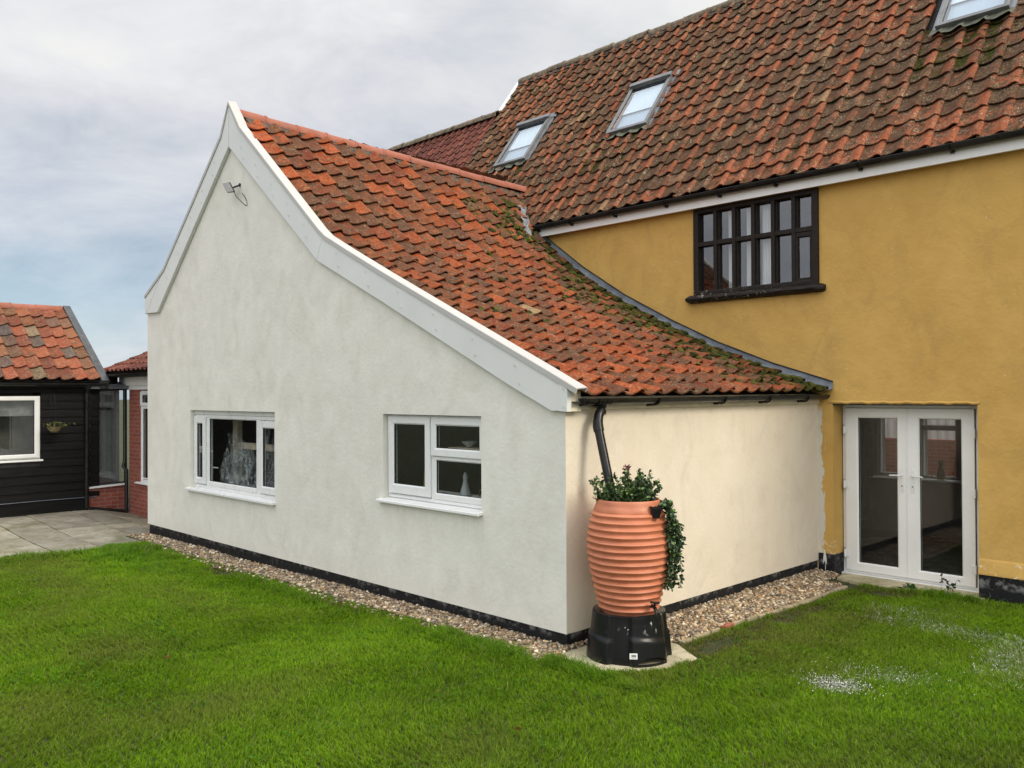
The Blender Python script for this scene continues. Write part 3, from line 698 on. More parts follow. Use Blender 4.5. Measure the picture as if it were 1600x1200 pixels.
# windows of the gable
def window(parent, mp, frame, w, sashes, fixed, gl='glass', mat='upvc', d0=.0, name='window', bars=()):
    """frame (a0,a1,b0,b1); sashes: opening lights (outer rect, glass rect); fixed: glass rects"""
    a0, a1, b0, b1 = frame; fr = MB(); fr.ring(a0, a1, b0, b1, w, mp, d0, d0+.07)
    for q in bars: fr.box(q[0], q[1], q[2], q[3], 0, 1, lambda a, b, d: mp(a, b, d0+.003+.06*d))
    f = fr.build(name, mat, parent, bevel=.002)
    for o, g in sashes:
        s = MB().ring(o[0], o[1], o[2], o[3], (g[0]-o[0], o[1]-g[1], g[2]-o[2], o[3]-g[3]), mp, d0-.022, d0+.03, .014).build('sash', mat, f)
        k = MB().ring(g[0]-.003, g[1]+.003, g[2]-.003, g[3]+.003, .006, mp, d0-.009, d0+.02, .003).build('gasket', 'matt_black', f)
        window_glass(g[0], g[1], g[2], g[3], mp, d0+.0, f, gl)
    for g in fixed:
        oo = g[4] if len(g) > 4 else (g[0]-.025, g[1]+.025, g[2]-.025, g[3]+.025)
        MB().ring(oo[0], oo[1], oo[2], oo[3], (g[0]-oo[0], oo[1]-g[1], g[2]-oo[2], oo[3]-g[3]), mp, d0-.004, d0+.03, .016).build('glazing_bead', mat, f)
        MB().ring(g[0]-.003, g[1]+.003, g[2]-.003, g[3]+.003, .006, mp, d0+.005, d0+.02, .003).build('gasket', 'matt_black', f)
        window_glass(g[0], g[1], g[2], g[3], mp, d0+.012, f, gl)
    return f
def sill(parent, a0, a1, z0, z1, y_out, y_in, mat='upvc', mpf=None, name='sill'):
    P = [(y_in, z1), (y_out+.012, z1-.018), (y_out, z1-.024), (y_out, z0), (y_out+.012, z0-.006), (y_out+.014, z0+.004), (y_in, z0)]
    mpf = mpf or (lambda a, b, d: (d, a, b)); return MB().prism(P, mpf, a0, a1).build(name, mat, parent, bevel=.002)
f1 = window(ext, my(.07), (-7.378, -4.922, .80, 1.855), .05, [((-7.365, -7.01, .86, 1.82), (-7.285, -7.10, .95, 1.725)), ((-5.43, -4.94, .86, 1.80), (-5.34, -5.03, .955, 1.705))], [(-6.905, -5.535, .915, 1.795, (-6.928, -5.517, .848, 1.812))], bars=((-7.0, -6.93, .85, 1.81), (-5.515, -5.44, .85, 1.81)))
MB().box(-7.376, -4.924, .062, .14, 1.858, 1.917).build('head_trim', 'upvc', f1, bevel=.004)
sill(f1, -7.45, -4.90, .755, .805, -.055, .12)
f2 = window(ext, my(.07), (-2.616, -1.069, 1.045, 1.925), .04, [((-2.595, -1.895, 1.095, 1.91), (-2.505, -1.985, 1.195, 1.825)), ((-1.875, -1.08, 1.52, 1.91), (-1.80, -1.155, 1.60, 1.825))], [(-1.815, -1.125, 1.15, 1.47, (-1.858, -1.088, 1.083, 1.492))], bars=((-1.89, -1.86, 1.08, 1.9), (-1.86, -1.09, 1.49, 1.52)))
sill(f2, -2.68, -1.045, 1.0, 1.045, -.06, .12, 'upvc_dirty')
MB().box(-6.86, -6.72, .1, .115, 1.10, 1.115).build('window_handle', 'upvc', f1)
# rooms behind the two windows, with what stands in them
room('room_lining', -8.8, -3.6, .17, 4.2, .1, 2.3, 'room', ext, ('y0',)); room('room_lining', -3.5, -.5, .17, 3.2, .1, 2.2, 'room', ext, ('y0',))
mb = MB(); mb.box(-6.98, -6.84, .46, .54, .1, 2.2); mb.box(-6.84, -4.6, .465, .535, 1.36, 1.45); mb.box(-8.6, -6.98, .465, .535, 2.05, 2.2)
tag(mb.build('stud_frame', 'stud', bevel=.003), 'pale bare timber stud frame standing inside the wide gable window', 'timber frame')
mb = MB()
for k, (x, w, h) in enumerate(((-6.75, .5, .75), (-6.15, 1.0, .55), (-5.5, .8, .95))):
    ph = random.random()*9
    mb.sheet(lambda a, b: (x-w/2+w*a+.05*math.sin(b*7+ph), .34+.07*math.sin(a*19+ph)+.05*math.sin(a*43+b*11)+.05*b, .83+h*b*(.55+.45*abs(math.sin(a*5+ph)))+.02*math.sin(a*31)), 40, 18)
tag(mb.build('plastic_sheeting', 'film', None, True), 'crumpled clear plastic sheeting heaped behind the wide gable window', 'plastic sheet')
mb = MB().box(-7.36, -4.94, .17, .42, .79, .82); mb.build('window_board', 'upvc_dirty', f1)
mb = MB().box(-2.6, -1.08, .16, .40, 1.10, 1.12); mb.build('window_board', 'upvc_dirty', f2)
o = MB().lathe([(0, 0), (.055, 0), (.06, .01), (.035, .10), (.022, .15), (.028, .19), (.018, .22), (0, .24)], Matrix.Translation((-1.60, .27, 1.12)), 20).build('glass_bell', 'crystal', None, True); tag(o, 'frosted glass bell ornament on the sill inside the small gable window', 'ornament')
o = MB().lathe([(0, 0), (.02, 0), (.075, .05), (.082, .06), (.076, .06), (.018, .008)], Matrix.Translation((-1.62, .34, 1.60)), 20).build('china_bowl', 'china', None, True); tag(o, 'small grey bowl on a shelf behind the upper light of the small gable window', 'bowl')
MB().box(-1.85, -1.1, .26, .44, 1.575, 1.598).build('window_shelf', 'stud', f2)
o = MB().tube([(-2.25, .27, 1.12), (-2.25, .27, 1.30), (-2.24, .27, 1.36), (-2.20, .27, 1.38), (-2.17, .27, 1.35)], [.022, .009, .008, .008, .007], 10).build('brass_tap', 'brass', None, True); tag(o, 'slender brass tap standing behind the left light of the small gable window', 'tap')
for x, lb in ((-2.03, 'small metal horseshoe ornament behind the left light of the small gable window'), (-1.33, 'small metal horseshoe ornament to the right of the glass bell')):
    o = MB().tube([(x+.035*math.cos(t), .24, 1.165+.038*math.sin(t)) for t in np.linspace(-.7, math.pi+.7, 14)], .006, 6).build('horseshoe', 'brass', None, True); tag(o, lb, 'ornament')

# wall sensor high on the gable
se = thing('security_light', 'small solar light on a black arm with looped cable high on the gable', 'light', (-5.98, -.01, 4.93))
mb = MB()
A = Vector((-6.024, -.15, 4.969)); ux = Vector((.13, .03, -.004)); uz = Vector((.155, -.01, -.15)); un = ux.cross(uz).normalized()*.014
P8 = [A+s1*ux+s2*uz+s3*un for s1 in (0, 1) for s2 in (0, 1) for s3 in (-1, 1)]
mb.v = [tuple(p) for p in P8]; mb.f = [(0, 1, 3, 2), (4, 6, 7, 5), (0, 4, 5, 1), (2, 3, 7, 6), (0, 2, 6, 4), (1, 5, 7, 3)]; mb.build('panel', simple('grey_solar_panel', (.28, .28, .26), .35, .1), se, bevel=.004)
c1 = A+ux*1.0+uz*.55+Vector((0, .01, 0)); MB().tube([c1-Vector((.02, 0, .0)), c1+Vector((-.01, .06, .03)), c1+Vector((-.02, .115, .06))], .012, 10).lathe([(0, 0), (.025, 0), (.025, .01), (0, .012)], Matrix.Translation((c1.x-.02, -.001, c1.z+.06)) @ Matrix.Rotation(math.pi/2, 4, 'X'), 12).tube([A+ux*1.02, A+ux*1.02+uz], .010, 6).build('arm', 'matt_black', se, True)
q0 = A+ux*.95+uz*1.02; MB().tube([q0+Vector((.0, .02, 0))*0, q0+Vector((.01, .03, -.06)), q0+Vector((.045, .09, -.13)), q0+Vector((.09, .12, -.175)), q0+Vector((.115, .13, -.17)), q0+Vector((.105, .13, -.12)), q0+Vector((.06, .12, -.05)), q0+Vector((.02, .1, .0))], .005, 6).build('cable', 'matt_black', se, True)

# =================================================================== YELLOW FARMHOUSE
fh = thing('yellow_farmhouse', 'tall ochre painted farmhouse under a steep mossy pantile roof with roof windows', 'house', (0, 4.57, 0))
YW = 4.57; DOOR = (.19, 1.795, -.2, 2.0, .25); TW = (-1.70, .0, 3.45, 4.60, .14)
wall('front_wall', [(-7.8, -.2), (7.5, -.2), (7.5, 4.75), (-7.8, 4.75)], [DOOR, TW], my(YW), 'yellow', fh, .2)
MB().poly([(7.5, 4.57, -.2), (7.5, 10.3, -.2), (7.5, 10.3, 4.8), (7.5, 7.33, 8.6), (7.5, 4.57, 4.8)]).build('end_wall', 'yellow', fh)
MB().poly([(-7.8, 4.57, 2), (-7.8, 10.3, 2), (-7.8, 10.3, 4.8), (-7.8, 7.33, 8.66), (-7.8, 4.57, 4.8)]).build('end_wall', 'yellow', fh)
# painted plinths and the flare above
MB().box(.0, .196, 4.552, 4.82, -.2, .19).build('plinth', 'plinth', fh, bevel=.012)
MB().prism([(0, .195), (0, .36), (-.002, .36), (-.012, .34), (-.045, .21), (-.045, .195)], lambda a, b, d: (d, YW+a, b), 1.80, 7.5).build('render_flare', 'yellow', fh)
MB().box(1.797, 7.49, 4.538, 4.6, -.3, .193).build('plinth', 'plinth', fh, bevel=.012)
# pale drip edge over the door
mb = MB(); mb.sheet(lambda a, b: (.14+1.68*a, 4.569-.014*math.sin(b*math.pi)-.003*math.sin(a*61), 1.998+.035*b+.004*math.sin(a*37)+.003*math.sin(a*83)), 60, 4); mb.build('render_bead', 'yellow', fh)
MB().box(.19, 1.795, 4.575, 4.80, 1.982, 1.999).build('soffit_strip', 'matt_black', fh)
mb = MB(); mb.sheet(lambda a, b: (.085+.05*(a-.5)*(1-.5*b*b), 4.551-.0015, .10+.14*b-.05*(abs(a-.5)*2)**2), 8, 8); mb.tube([(.09, 4.549, .1), (.092, 4.549, .02), (.09, 4.549, -.05)], .003, 6); mb.build('paint_splash', 'paintw', fh)
# French doors
DY = 4.82; mp = my(DY)
df = MB().ring(.195, 1.735, -.045, 1.985, (.045, .045, .035, .045), mp, 0, .07).build('door_frame', 'upvc_dirty', fh)
MB().box(.17, 1.80, 4.755, 4.90, -.075, -.046).build('threshold', 'upvc_dirty', df, bevel=.004)
for a0, a1, g, hd in ((.238, .965, (.395, .852), 1), (.972, 1.692, (1.107, 1.553), -1)):
    leaf = MB().ring(a0, a1, -.012, 1.945, (g[0]-a0, a1-g[1], .105, .118), mp, -.028, .03, .016).build('door_leaf', 'upvc_dirty', fh)
    window_glass(g[0], g[1], .093, 1.827, mp, -.003, leaf, 'glass_door'); MB().ring(g[0]-.003, g[1]+.003, .090, 1.830, .006, mp, -.013, .01, .003).build('gasket', 'matt_black', leaf)
    hx = (a1-.052) if hd == 1 else (a0+.062); yy = DY-.028
    h = MB(); h.prism([(hx+.014*math.cos(t), 1.06+(.115 if math.sin(t) > 0 else -.115)*1+.014*math.sin(t)*1) for t in np.linspace(0, 2*math.pi, 20, endpoint=False)], lambda a, b, d: (a, d, b+.05), yy-.012, yy)
    h.tube([(hx, yy-.01, 1.17), (hx, yy-.045, 1.17), (hx-hd*.02, yy-.052, 1.17), (hx-hd*.13, yy-.05, 1.165)], [.010, .010, .009, .007], 10); h.build('handle', 'upvc', leaf, True)
    MB().lathe([(0, 0), (.008, 0), (.008, .002)], Matrix.Translation((hx, yy-.013, 1.045)) @ Matrix.Rotation(math.pi/2, 4, 'X'), 10).build('keyhole', 'matt_black', leaf)
    ex = a0-.006 if hd == 1 else a1+.006
    for z in (.19, 1.02, 1.68):
        m = MB(); m.tube([(ex, yy-.018, z-.045), (ex, yy-.018, z+.045)], .011, 12); m.box(ex, ex+hd*.045, yy-.012, yy, z-.04, z+.04); m.tube([(ex, yy-.018, z-.056), (ex, yy-.018, z-.045)], .006, 8); hg = m.build('hinge', 'upvc', leaf, True); MB().tube([(ex-hd*.004, yy-.014, z-.066), (ex-hd*.004, yy-.014, z+.062)], .0085, 10).build('hinge_pin', 'metal', hg)
for x in (.2335, 1.693): MB().box(x, x+.0045, DY-.012, DY-.0005, -.012, 1.945).build('gap_shadow_strip', 'matt_black', df)  # black strips drawn as the shadow gaps beside the door leaves
MB().box(.958, .979, DY-.034, DY-.026, -.012, 1.945).build('meeting_strip', 'upvc', df, bevel=.003)
# room behind the French doors, with the far windows
BY = 8.2
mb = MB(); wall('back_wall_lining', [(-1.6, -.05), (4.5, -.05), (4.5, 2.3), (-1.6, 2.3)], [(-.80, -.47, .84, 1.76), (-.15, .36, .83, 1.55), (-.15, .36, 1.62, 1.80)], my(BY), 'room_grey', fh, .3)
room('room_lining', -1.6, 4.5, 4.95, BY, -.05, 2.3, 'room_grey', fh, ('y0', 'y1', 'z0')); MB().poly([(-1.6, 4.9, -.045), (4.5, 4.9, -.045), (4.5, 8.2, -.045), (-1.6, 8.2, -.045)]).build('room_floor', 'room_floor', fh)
for (a0, a1, b0, b1) in ((-.80, -.47, .84, 1.76), (-.15, .36, .83, 1.80)): MB().ring(a0, a1, b0, b1, .03, my(BY+.05), 0, .06).build('far_window_frame', 'upvc', fh)
sill(fh, -.9, .55, .79, .825, BY-.12, BY+.02, 'lining', name='window_board')
mb = MB(); mb.sheet(lambda a, b: (-.82-.25*a*(1-.6*b), BY-.12+.02*math.sin(a*30), .1+1.75*b), 24, 6); tag(mb.build('dark_curtain', simple('grey_curtain', (.16, .16, .15), .9), None, True), 'dark drawn back curtain beside the far window seen through the left glass door', 'curtain')
# cat figurine on the window board
mb = MB(); mb.lathe([(0, 0), (.05, 0), (.062, .03), (.058, .08), (.04, .15), (.028, .19), (.026, .20), (.034, .22), (.037, .245), (.03, .27), (.018, .28), (0, .284)], Matrix.Translation((.17, BY-.07, .825)), 18)
mb.lathe([(.012, 0), (.001, .03)], Matrix.Translation((.152, BY-.07, 1.095)), 6); mb.lathe([(.012, 0), (.001, .03)], Matrix.Translation((.188, BY-.07, 1.095)), 6); mb.tube([(.12, BY-.06, .835), (.05, BY-.06, .84), (.02, BY-.06, .87)], .012, 8)
tag(mb.build('cat_figurine', 'cat', None, True), 'black seated cat figurine on the far window board seen through the right glass door', 'figurine')
# what is seen beyond those far windows
o = MB().box(-6, 5, 13.0, 13.2, -.2, 1.15).build('garden_wall', 'brick'); tag(o, 'low red brick wall beyond the house, seen through the French doors', 'wall')
mb = MB(); mb.sheet(lambda a, b: (-6+11*a, 13.6+.03*math.sin(a*400), 1.0+1.0*b), 400, 1); tag(mb.build('corrugated_fence', 'lining'), 'pale corrugated fence above the brick wall, seen through the French doors', 'fence')
# timber casement window upstairs
TY = 4.60; mp = my(TY)
tw = MB(); tw.ring(-1.745, .037, 3.46, 4.625, (.075, .085, .055, .065), my(4.555), -.025, .12, .01)
cols = [(-1.664, -1.452), (-1.363, -1.169), (-1.083, -.886), (-.804, -.605), (-.525, -.324), (-.247, -.054)]
twf = tw.build('timber_window', 'timber', fh, bevel=.004)
mb = MB()
for i in range(5): x = (cols[i][1]+cols[i+1][0])/2; mb.box(x-.026, x+.026, 4.535, 4.66, 3.47, 4.60); mb.box(x-.045, x+.045, 4.575, 4.655, 3.47, 4.60)
mb.build('mullion', 'timber', twf, bevel=.006); MB().box(-1.70, .0, 4.545, 4.665, 4.115, 4.175).build('transom', 'timber', twf, bevel=.006)
for i, (a, b) in enumerate(cols):
    window_glass(a-.02, b+.02, 4.17, 4.565, my(4.61), 0, twf, 'glass_old')
    if i == 5:
        s = MB().ring(a-.045, b+.05, 3.50, 4.11, (.06, .075, .05, .06), my(4.56), -.012, .05, .01).build('casement', 'timber', twf, bevel=.003); window_glass(a, b, 3.54, 4.06, my(4.58), 0, s, 'glass_old')
        MB().tube([(b+.02, 4.535, 3.62), (b+.02, 4.535, 3.98)], .008, 8).build('stay', 'timber', s)
    else: window_glass(a-.02, b+.02, 3.5, 4.125, my(4.61), 0, twf, 'glass_old')
# rough rounded sill
mb = MB(); n = 40; k = 14
for i in range(n+1):
    t = i/n; x = -1.86+1.98*t; e = min(1, min(t, 1-t)*22+.35)**.5
    for j in range(k):
        a = 2*math.pi*j/k; mb.v.append((x, 4.555+.085*e*math.cos(a)*1.15+.004*math.sin(x*31+j), 3.405+.052*e*math.sin(a)*(1.1 if math.sin(a) > 0 else 1)+.004*math.sin(x*17+j*2)))
for i in range(n):
    for j in range(k): q = (j+1) % k; mb.f.append((i*k+j, i*k+q, (i+1)*k+q, (i+1)*k+j))
mb.f += [tuple(range(k)), tuple(n*k+j for j in range(k))]; mb.build('sill', 'timber', twf, True)
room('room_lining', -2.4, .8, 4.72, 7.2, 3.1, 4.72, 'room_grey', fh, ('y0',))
for x0, x1, lb in ((-1.30, -1.22, 'narrow white curtain edge behind the second column of panes'), (-1.03, -.93, 'white gathered curtain behind the third column of panes of the timber window'), (-.80, -.66, 'white gathered curtain behind the fourth column of panes of the timber window')):
    o = MB().sheet(lambda a, b: (x0+(x1-x0)*a, 4.70+.012*math.sin(a*26+b), 3.3+1.35*b), 30, 8).build('curtain', 'curtain', None, True); tag(o, lb, 'curtain', 'curtains behind the timber window')
# white fascia with soffit, gutter and brackets
mf = MB().box(-4.66, 7.6, 4.44, 4.456, 4.62, 4.80).box(-4.66, 7.6, 4.456, 4.569, 4.64, 4.65).build('fascia', 'fascia_w', fh, bevel=.002)
mg = gutter('gutter', (-4.78, 4.38, 4.782), (7.6, 4.38, 4.782), .058, (0, -1, 0), 'gutter', fh)
mb = MB().tube([(-4.78, 4.322, 4.782), (7.6, 4.322, 4.782)], .006, 8); mb.build('gutter_lip', 'gutter', mg, True)
for x in (-4.55, -3.85, -3.0, -2.1, -1.25, -.45, .62, 1.62, 2.6, 3.6, 4.6, 5.6, 6.6):
    mb = MB(); mb.tube([(x, 4.38-.064*math.cos(t), 4.782+.064*math.sin(t)) for t in np.linspace(0, -math.pi, 14)], .010, 8); mb.box(x-.02, x+.02, 4.40, 4.44, 4.70, 4.79); mb.build('gutter_bracket', 'black_pl', mg, True)
# main roof
SL = math.cos(PM), math.sin(PM)
def mslope(x, v, h=0): return (x, 4.36+v*SL[0]-h*SL[1], 4.735+v*SL[1]+h*SL[0])
SKY = [(-6.70, -5.88, 1.92, 3.06), (-4.04, -3.22, 1.96, 3.15), (1.02, 1.84, 2.27, 3.45)]
MainP = plane_roof((0, 4.36, 4.735), (1, 0, 0), (0, SL[0], SL[1]))
def MainPw(u, v):
    p, n = MainP(u, v); d = .045*(vnoise(u*.55, v*.5, 5)-.5)+.016*(vnoise(u*1.7, v*1.3, 8)-.5); return p+n*d[:, None], n
def main_keep(u, v):
    for a, b, c, d in SKY:
        if a-.06 < u < b+.06 and c-.02 < v < d+.10: return False
    p = mslope(u, v)
    if u < -4.7 and p[2] < zext(np.array(u), np.array(p[1]))-.12 and u > ridge_x(p[1]) : return False
    return True
def main_rnd(u, v):
    r = random.random(); r2_ = random.random()
    if v < .6 and u > -1.5 and random.random() < .7: r = .35+.2*r; r2_ = .1
    return r, r2_
def main_moss(u, v): 
    m = float(vnoise(np.array(u*.9), np.array(v*.8), 2))*.22-.05
    for a, b, c, d in SKY:
        if a-.1 < u < b+.1 and c-.9 < v < c: m += .25
    return m
NV = 19; GAU = 4.85/NV
pantiles('pantile_roof', MainPw, 60, NV, GAU, .2545, 'tile_mossy', fh, u0=-7.8, v0=.075, keep=main_keep, rnd=main_rnd, mossf=main_moss, jit=1.7, tilt=.032, hs=1.05)
mb = MB(); loops = [[Vector(p) for p in ((-7.78, 0.05, 0), (7.5, .05, 0), (7.5, 4.92, 0), (-7.78, 4.92, 0))]]+[[Vector(p) for p in ((a+.04, c+.04, 0), (a+.04, d-.04, 0), (b-.04, d-.04, 0), (b-.04, c+.04, 0))] for a, b, c, d in SKY]
fl = [p for l in loops for p in l]
for t in tessellate_polygon(loops): mb.poly([mslope(fl[i].x, fl[i].y, -.03) for i in t])
mb.poly([(-7.78, 7.32, 8.66), (7.5, 7.32, 8.66), (7.5, 10.3, 4.7), (-7.78, 10.3, 4.7)]); mb.build('roof_boarding', 'underlay', fh)
RevP = plane_roof((7.5, 10.32, 4.70), (-1, 0, 0), (0, -SL[0], SL[1]))
pantiles('pantile_roof', RevP, 30, 10, .49, .51, 'tile_mossy', fh, hs=1.6)
ridge_tiles('ridge_tiles', (-7.82, 7.325, 8.635), (7.6, 7.325, 8.635), .12, .42, 'ridge_old', fh, wob=.011)
mb = MB(); mb.sheet(lambda a, b: (-7.8+15.3*a, 7.30-.12*b, 8.70-.16*b+random.gauss(0, .010)), 300, 4); mb.build('mortar_bedding', 'mortar', fh)
# roof windows
for (a, b, c, d) in SKY:
    mps = lambda x, v, h: mslope(x, v, -h)
    s = MB().ring(a, b, c, d, (.04, .04, .045, .07), mps, -.108, .02, .006).build('roof_window', 'skyframe', fh, bevel=.003)
    MB().ring(a+.038, b-.038, c+.043, d-.068, .026, mps, -.104, .02, .006).build('sash', 'skyframe', s, bevel=.002)
    MB().ring(a+.062, b-.062, c+.067, d-.092, .007, mps, -.096, .02, .003).build('gasket', 'skydark', s)
    MB().poly([mps(a+.05, d-.10, -.119), mps(b-.05, d-.10, -.119), mps(b-.05, d-.085, -.119), mps(a+.05, d-.085, -.119)]).build('top_gap', 'skydark', s)
    MB().box(0, 1, 0, 1, 0, 1, lambda i, j, k: mps(a-.01+(b-a+.02)*i, d-.07+.085*j, -.15+.05*k)).build('top_cover', 'skyframe', s, bevel=.006)
    MB().poly([mps(x, v, -.085) for x, v in ((a+.064, c+.069), (b-.064, c+.069), (b-.064, d-.094), (a+.064, d-.094))]).build('pane', 'glass_roof', s)
    ln = MB(); A0, A1, C0, C1 = a+.06, b-.06, c+.062, d-.088
    for p, q in (((A0, C0), (A1, C0)), ((A1, C0), (A1, C1)), ((A1, C1), (A0, C1)), ((A0, C1), (A0, C0))): ln.poly([mps(*p, -.08), mps(*q, -.08), mps(*q, .16), mps(*p, .16)])
    ln.build('lining', 'lining', s)
    cm = C0+(C1-C0)*.42
    MB().poly([mps(A0+.004, cm, -.04), mps(A1-.004, cm, -.04), mps(A1-.004, C1, -.04), mps(A0+.004, C1, -.04)]).build('blind', 'blind', s)
    MB().poly([mps(A0, C0, -.01), mps(A1, C0, -.01), mps(A1, C1, -.01), mps(A0, C1, -.01)]).build('lower_blind', simple('blue_grey_blind', (.42, .48, .54), .8, .03, 3, 0), s)
    # apron flashing dressed over the tiles, side soakers
    ph = (a+7.8)/.2545
    def apron(i, j):
        x = a-.06+(b-a+.12)*i; fr = ((x+7.8)/.2545) % 1; h = np.interp(fr, PS, PH); return mslope(x, c+.02-.16*j, .062+(h+.012)*(.25+.75*j)-.02*(1-j)+.004*math.sin(x*40))
    MB().sheet(apron, 60, 6).build('apron', 'leadmoss', s, True)
    for x0, x1 in ((a-.05, a), (b, b+.05)): MB().box(0, 1, 0, 1, 0, 1, lambda i, j, k: mps(x0+(x1-x0)*i, c-.02+(d-c+.1)*j, -.05+.02*k)).build('side_flashing', 'lead', s)
    MB().box(0, 1, 0, 1, 0, 1, lambda i, j, k: mps(a-.09+(b-a+.18)*i, d+.01+.12*j, -.06+.02*k)).build('head_flashing', 'lead', s)

# =================================================================== LOWER WING
wg = thing('lower_wing', 'lower house wing with dark brown pantile roof beyond the white verge of the farmhouse', 'house wing', (-10, 4.57, 0))
WZ = math.sqrt((6.70-4.36)**2*(1+math.tan(PM)**2))
WingP = plane_roof((0, 4.37, 4.70), (1, 0, 0), (0, SL[0], SL[1]))
pantiles('pantile_roof', WingP, 33, 17, WZ/17, .205, 'tile_brown', wg, u0=-14.55, jit=.4, hs=.85, tilt=.024, thick=.012)
ridge_tiles('ridge_tiles', (-14.6, 6.71, 7.82), (-7.86, 6.71, 7.84), .11, .45, 'ridge_old', wg)
MB().poly([(-14.5, 4.4, 4.67), (-7.82, 4.4, 4.67), (-7.82, 6.70, 7.77), (-14.5, 6.70, 7.77)]).poly([(-14.5, 6.70, 7.77), (-7.82, 6.70, 7.77), (-7.82, 9.05, 4.67), (-14.5, 9.05, 4.67)]).build('roof_boarding', 'underlay', wg)
MB().box(-14.5, -7.82, 4.6, 8.9, .0, 4.66).poly([(-14.5, 4.6, 4.6), (-14.5, 8.9, 4.6), (-14.5, 6.7, 7.7)]).build('wall', 'yellow', wg)
# verge of the farmhouse roof above the wing
mb = MB(); vA, vB = 3.97, 4.97
mb.prism([(vA, -.16), (vB, -.16), (vB+.03, .045), (vA, .045)], lambda v, h, x: mslope(x, v, h), -7.90, -7.81); mb.build('verge_board', 'fascia_w', fh, bevel=.003)

# =================================================================== BLACK BARN
bn = thing('black_barn', 'black weatherboarded outbuilding with orange pantile roof beside the patio', 'outbuilding', (-12, -3, 0))
BX = -12.0; BYE = .30; mp = mx(BX); BW = (-2.3, -.70, .985, 2.15)
mb = MB(); z = .27; row = 0
while z < 2.36:
    h = .148; segs = [(-6.5, BYE)]
    if z+h > BW[2] and z < BW[3]: segs = [(-6.5, BW[0]), (BW[1], BYE)]
    for a, b in segs:
        n = max(2, int((b-a)/.4)); k = len(mb.v)
        for i in range(n+1):
            y = a+(b-a)*i/n; w = .003*math.sin(y*2.3+row)+random.gauss(0, .001)
            mb.v += [(BX+.026, y, z+w), (BX+.005, y, z+h+.02+w), (BX-.01, y, z+h+.02+w), (BX+.006, y, z+w)]
        for i in range(n):
            for j in range(4): q = (j+1) % 4; mb.f.append((k+i*4+j, k+i*4+q, k+i*4+4+q, k+i*4+4+j))
        mb.f += [(k, k+1, k+2, k+3), tuple(k+n*4+j for j in range(4))]
    z += h; row += 1
mb.build('cladding', 'clad', bn)
MB().box(-16, BX-.02, -6.5, BW[0]-.02, .0, 2.4).box(-16, BX-.02, BW[1]+.02, BYE-.02, 0, 2.4).box(-16, BX-.02, BW[0]-.02, BW[1]+.02, 0, BW[2]-.02).box(-16, BX-.6, BW[0]-.02, BW[1]+.02, BW[2]-.02, 2.4).prism([(-16, 2.4), (-12.02, 2.4), (-14.08, 3.78)], lambda a, b, d: (a, d, b), -6.5, BYE-.02).build('wall', 'matt_black', bn)
MB().box(BX-.01, BX+.012, -6.5, BYE, -.1, .25).build('plinth', 'clad', bn)
mb = MB(); mb.sheet(lambda a, b: (BX+.012+.03*b, -6.5+6.75*a, .255+.018*math.sin(a*9)-.012*b), 40, 2); mb.build('drip_strip', 'lead', bn)
bw = window(bn, mx(BX+.03), (-2.28, -.715, 1.02, 2.13), .045, [((-1.5, -.735, 1.04, 2.11), (-1.40, -.81, 1.105, 2.05)), ((-2.26, -1.52, 1.04, 2.11), (-2.18, -1.60, 1.105, 2.05))], [], mat='upvc_dirty')
sill(bw, -2.33, -.67, .975, 1.02, -.055, .04, 'upvc_dirty', lambda a, b, d: (BX-a, d, b))
MB().poly([(BX-.12, -2.28, 1.78), (BX-.12, -.72, 1.78), (BX-.12, -.72, 2.13), (BX-.12, -2.28, 2.13)]).build('blind', simple('grey_roller_blind', (.25, .25, .25), .8), bw)
MB().poly([(BX-.5, -2.32, .98), (BX-.5, -.68, .98), (BX-.5, -.68, 2.2), (BX-.5, -2.32, 2.2)]).build('room_lining', 'room', bw)
BP = Vector((-14.02, 0, 3.86)); EP = Vector((-11.86, 0, 2.40)); sv = BP-EP; BL = sv.length
BarnP = plane_roof((EP.x, -6.6, EP.z), (0, 1, 0), (sv.x, 0, sv.z))
pantiles('pantile_roof', BarnP, 30, 7, BL/7, .229, 'tile_barn', bn, u0=0., jit=1.2, hs=1.1)
MB().poly([(-11.9, -6.6, 2.39), (-11.9, .28, 2.39), (-14.03, .28, 3.82), (-14.03, -6.6, 3.82)]).poly([(-14.03, -6.6, 3.82), (-14.03, .28, 3.82), (-16.2, .28, 2.4), (-16.2, -6.6, 2.4)]).build('roof_boarding', 'underlay', bn)
ridge_tiles('ridge_tiles', (-14.04, -6.6, 3.86), (-14.04, .26, 3.86), .105, .46, 'ridge_new', bn)
vd = sv.normalized(); vn = Vector((-vd.z, 0, vd.x)); vn = vn if vn.z > 0 else -vn
def vmap(t, h, y): p = EP+vd*t+vn*h; return (p.x, y, p.z)
MB().prism([(-.10, -.10), (BL+.05, -.10), (BL+.02, .115), (-.10, .085)], vmap, .262, .40).build('verge_board', simple('dark_grey_verge', (.055, .058, .062), .5, .25), bn, bevel=.004)
bg = gutter('gutter', (-11.82, -6.6, 2.365), (-11.82, .36, 2.365), .055, (1, 0, 0), 'gutter', bn)
MB().box(-11.99, -11.96, -6.5, .3, 2.28, 2.40).build('fascia', 'clad', bn)
MB().tube([(-11.82, .06, 2.33), (-11.86, .06, 2.24), (-11.93, .06, 2.18), (-11.94, .06, .06)], .036, 14).tube([(-11.94, .06, 2.16), (-11.94, .06, 2.06)], .043, 14).build('downpipe', 'gutter', bn, True)
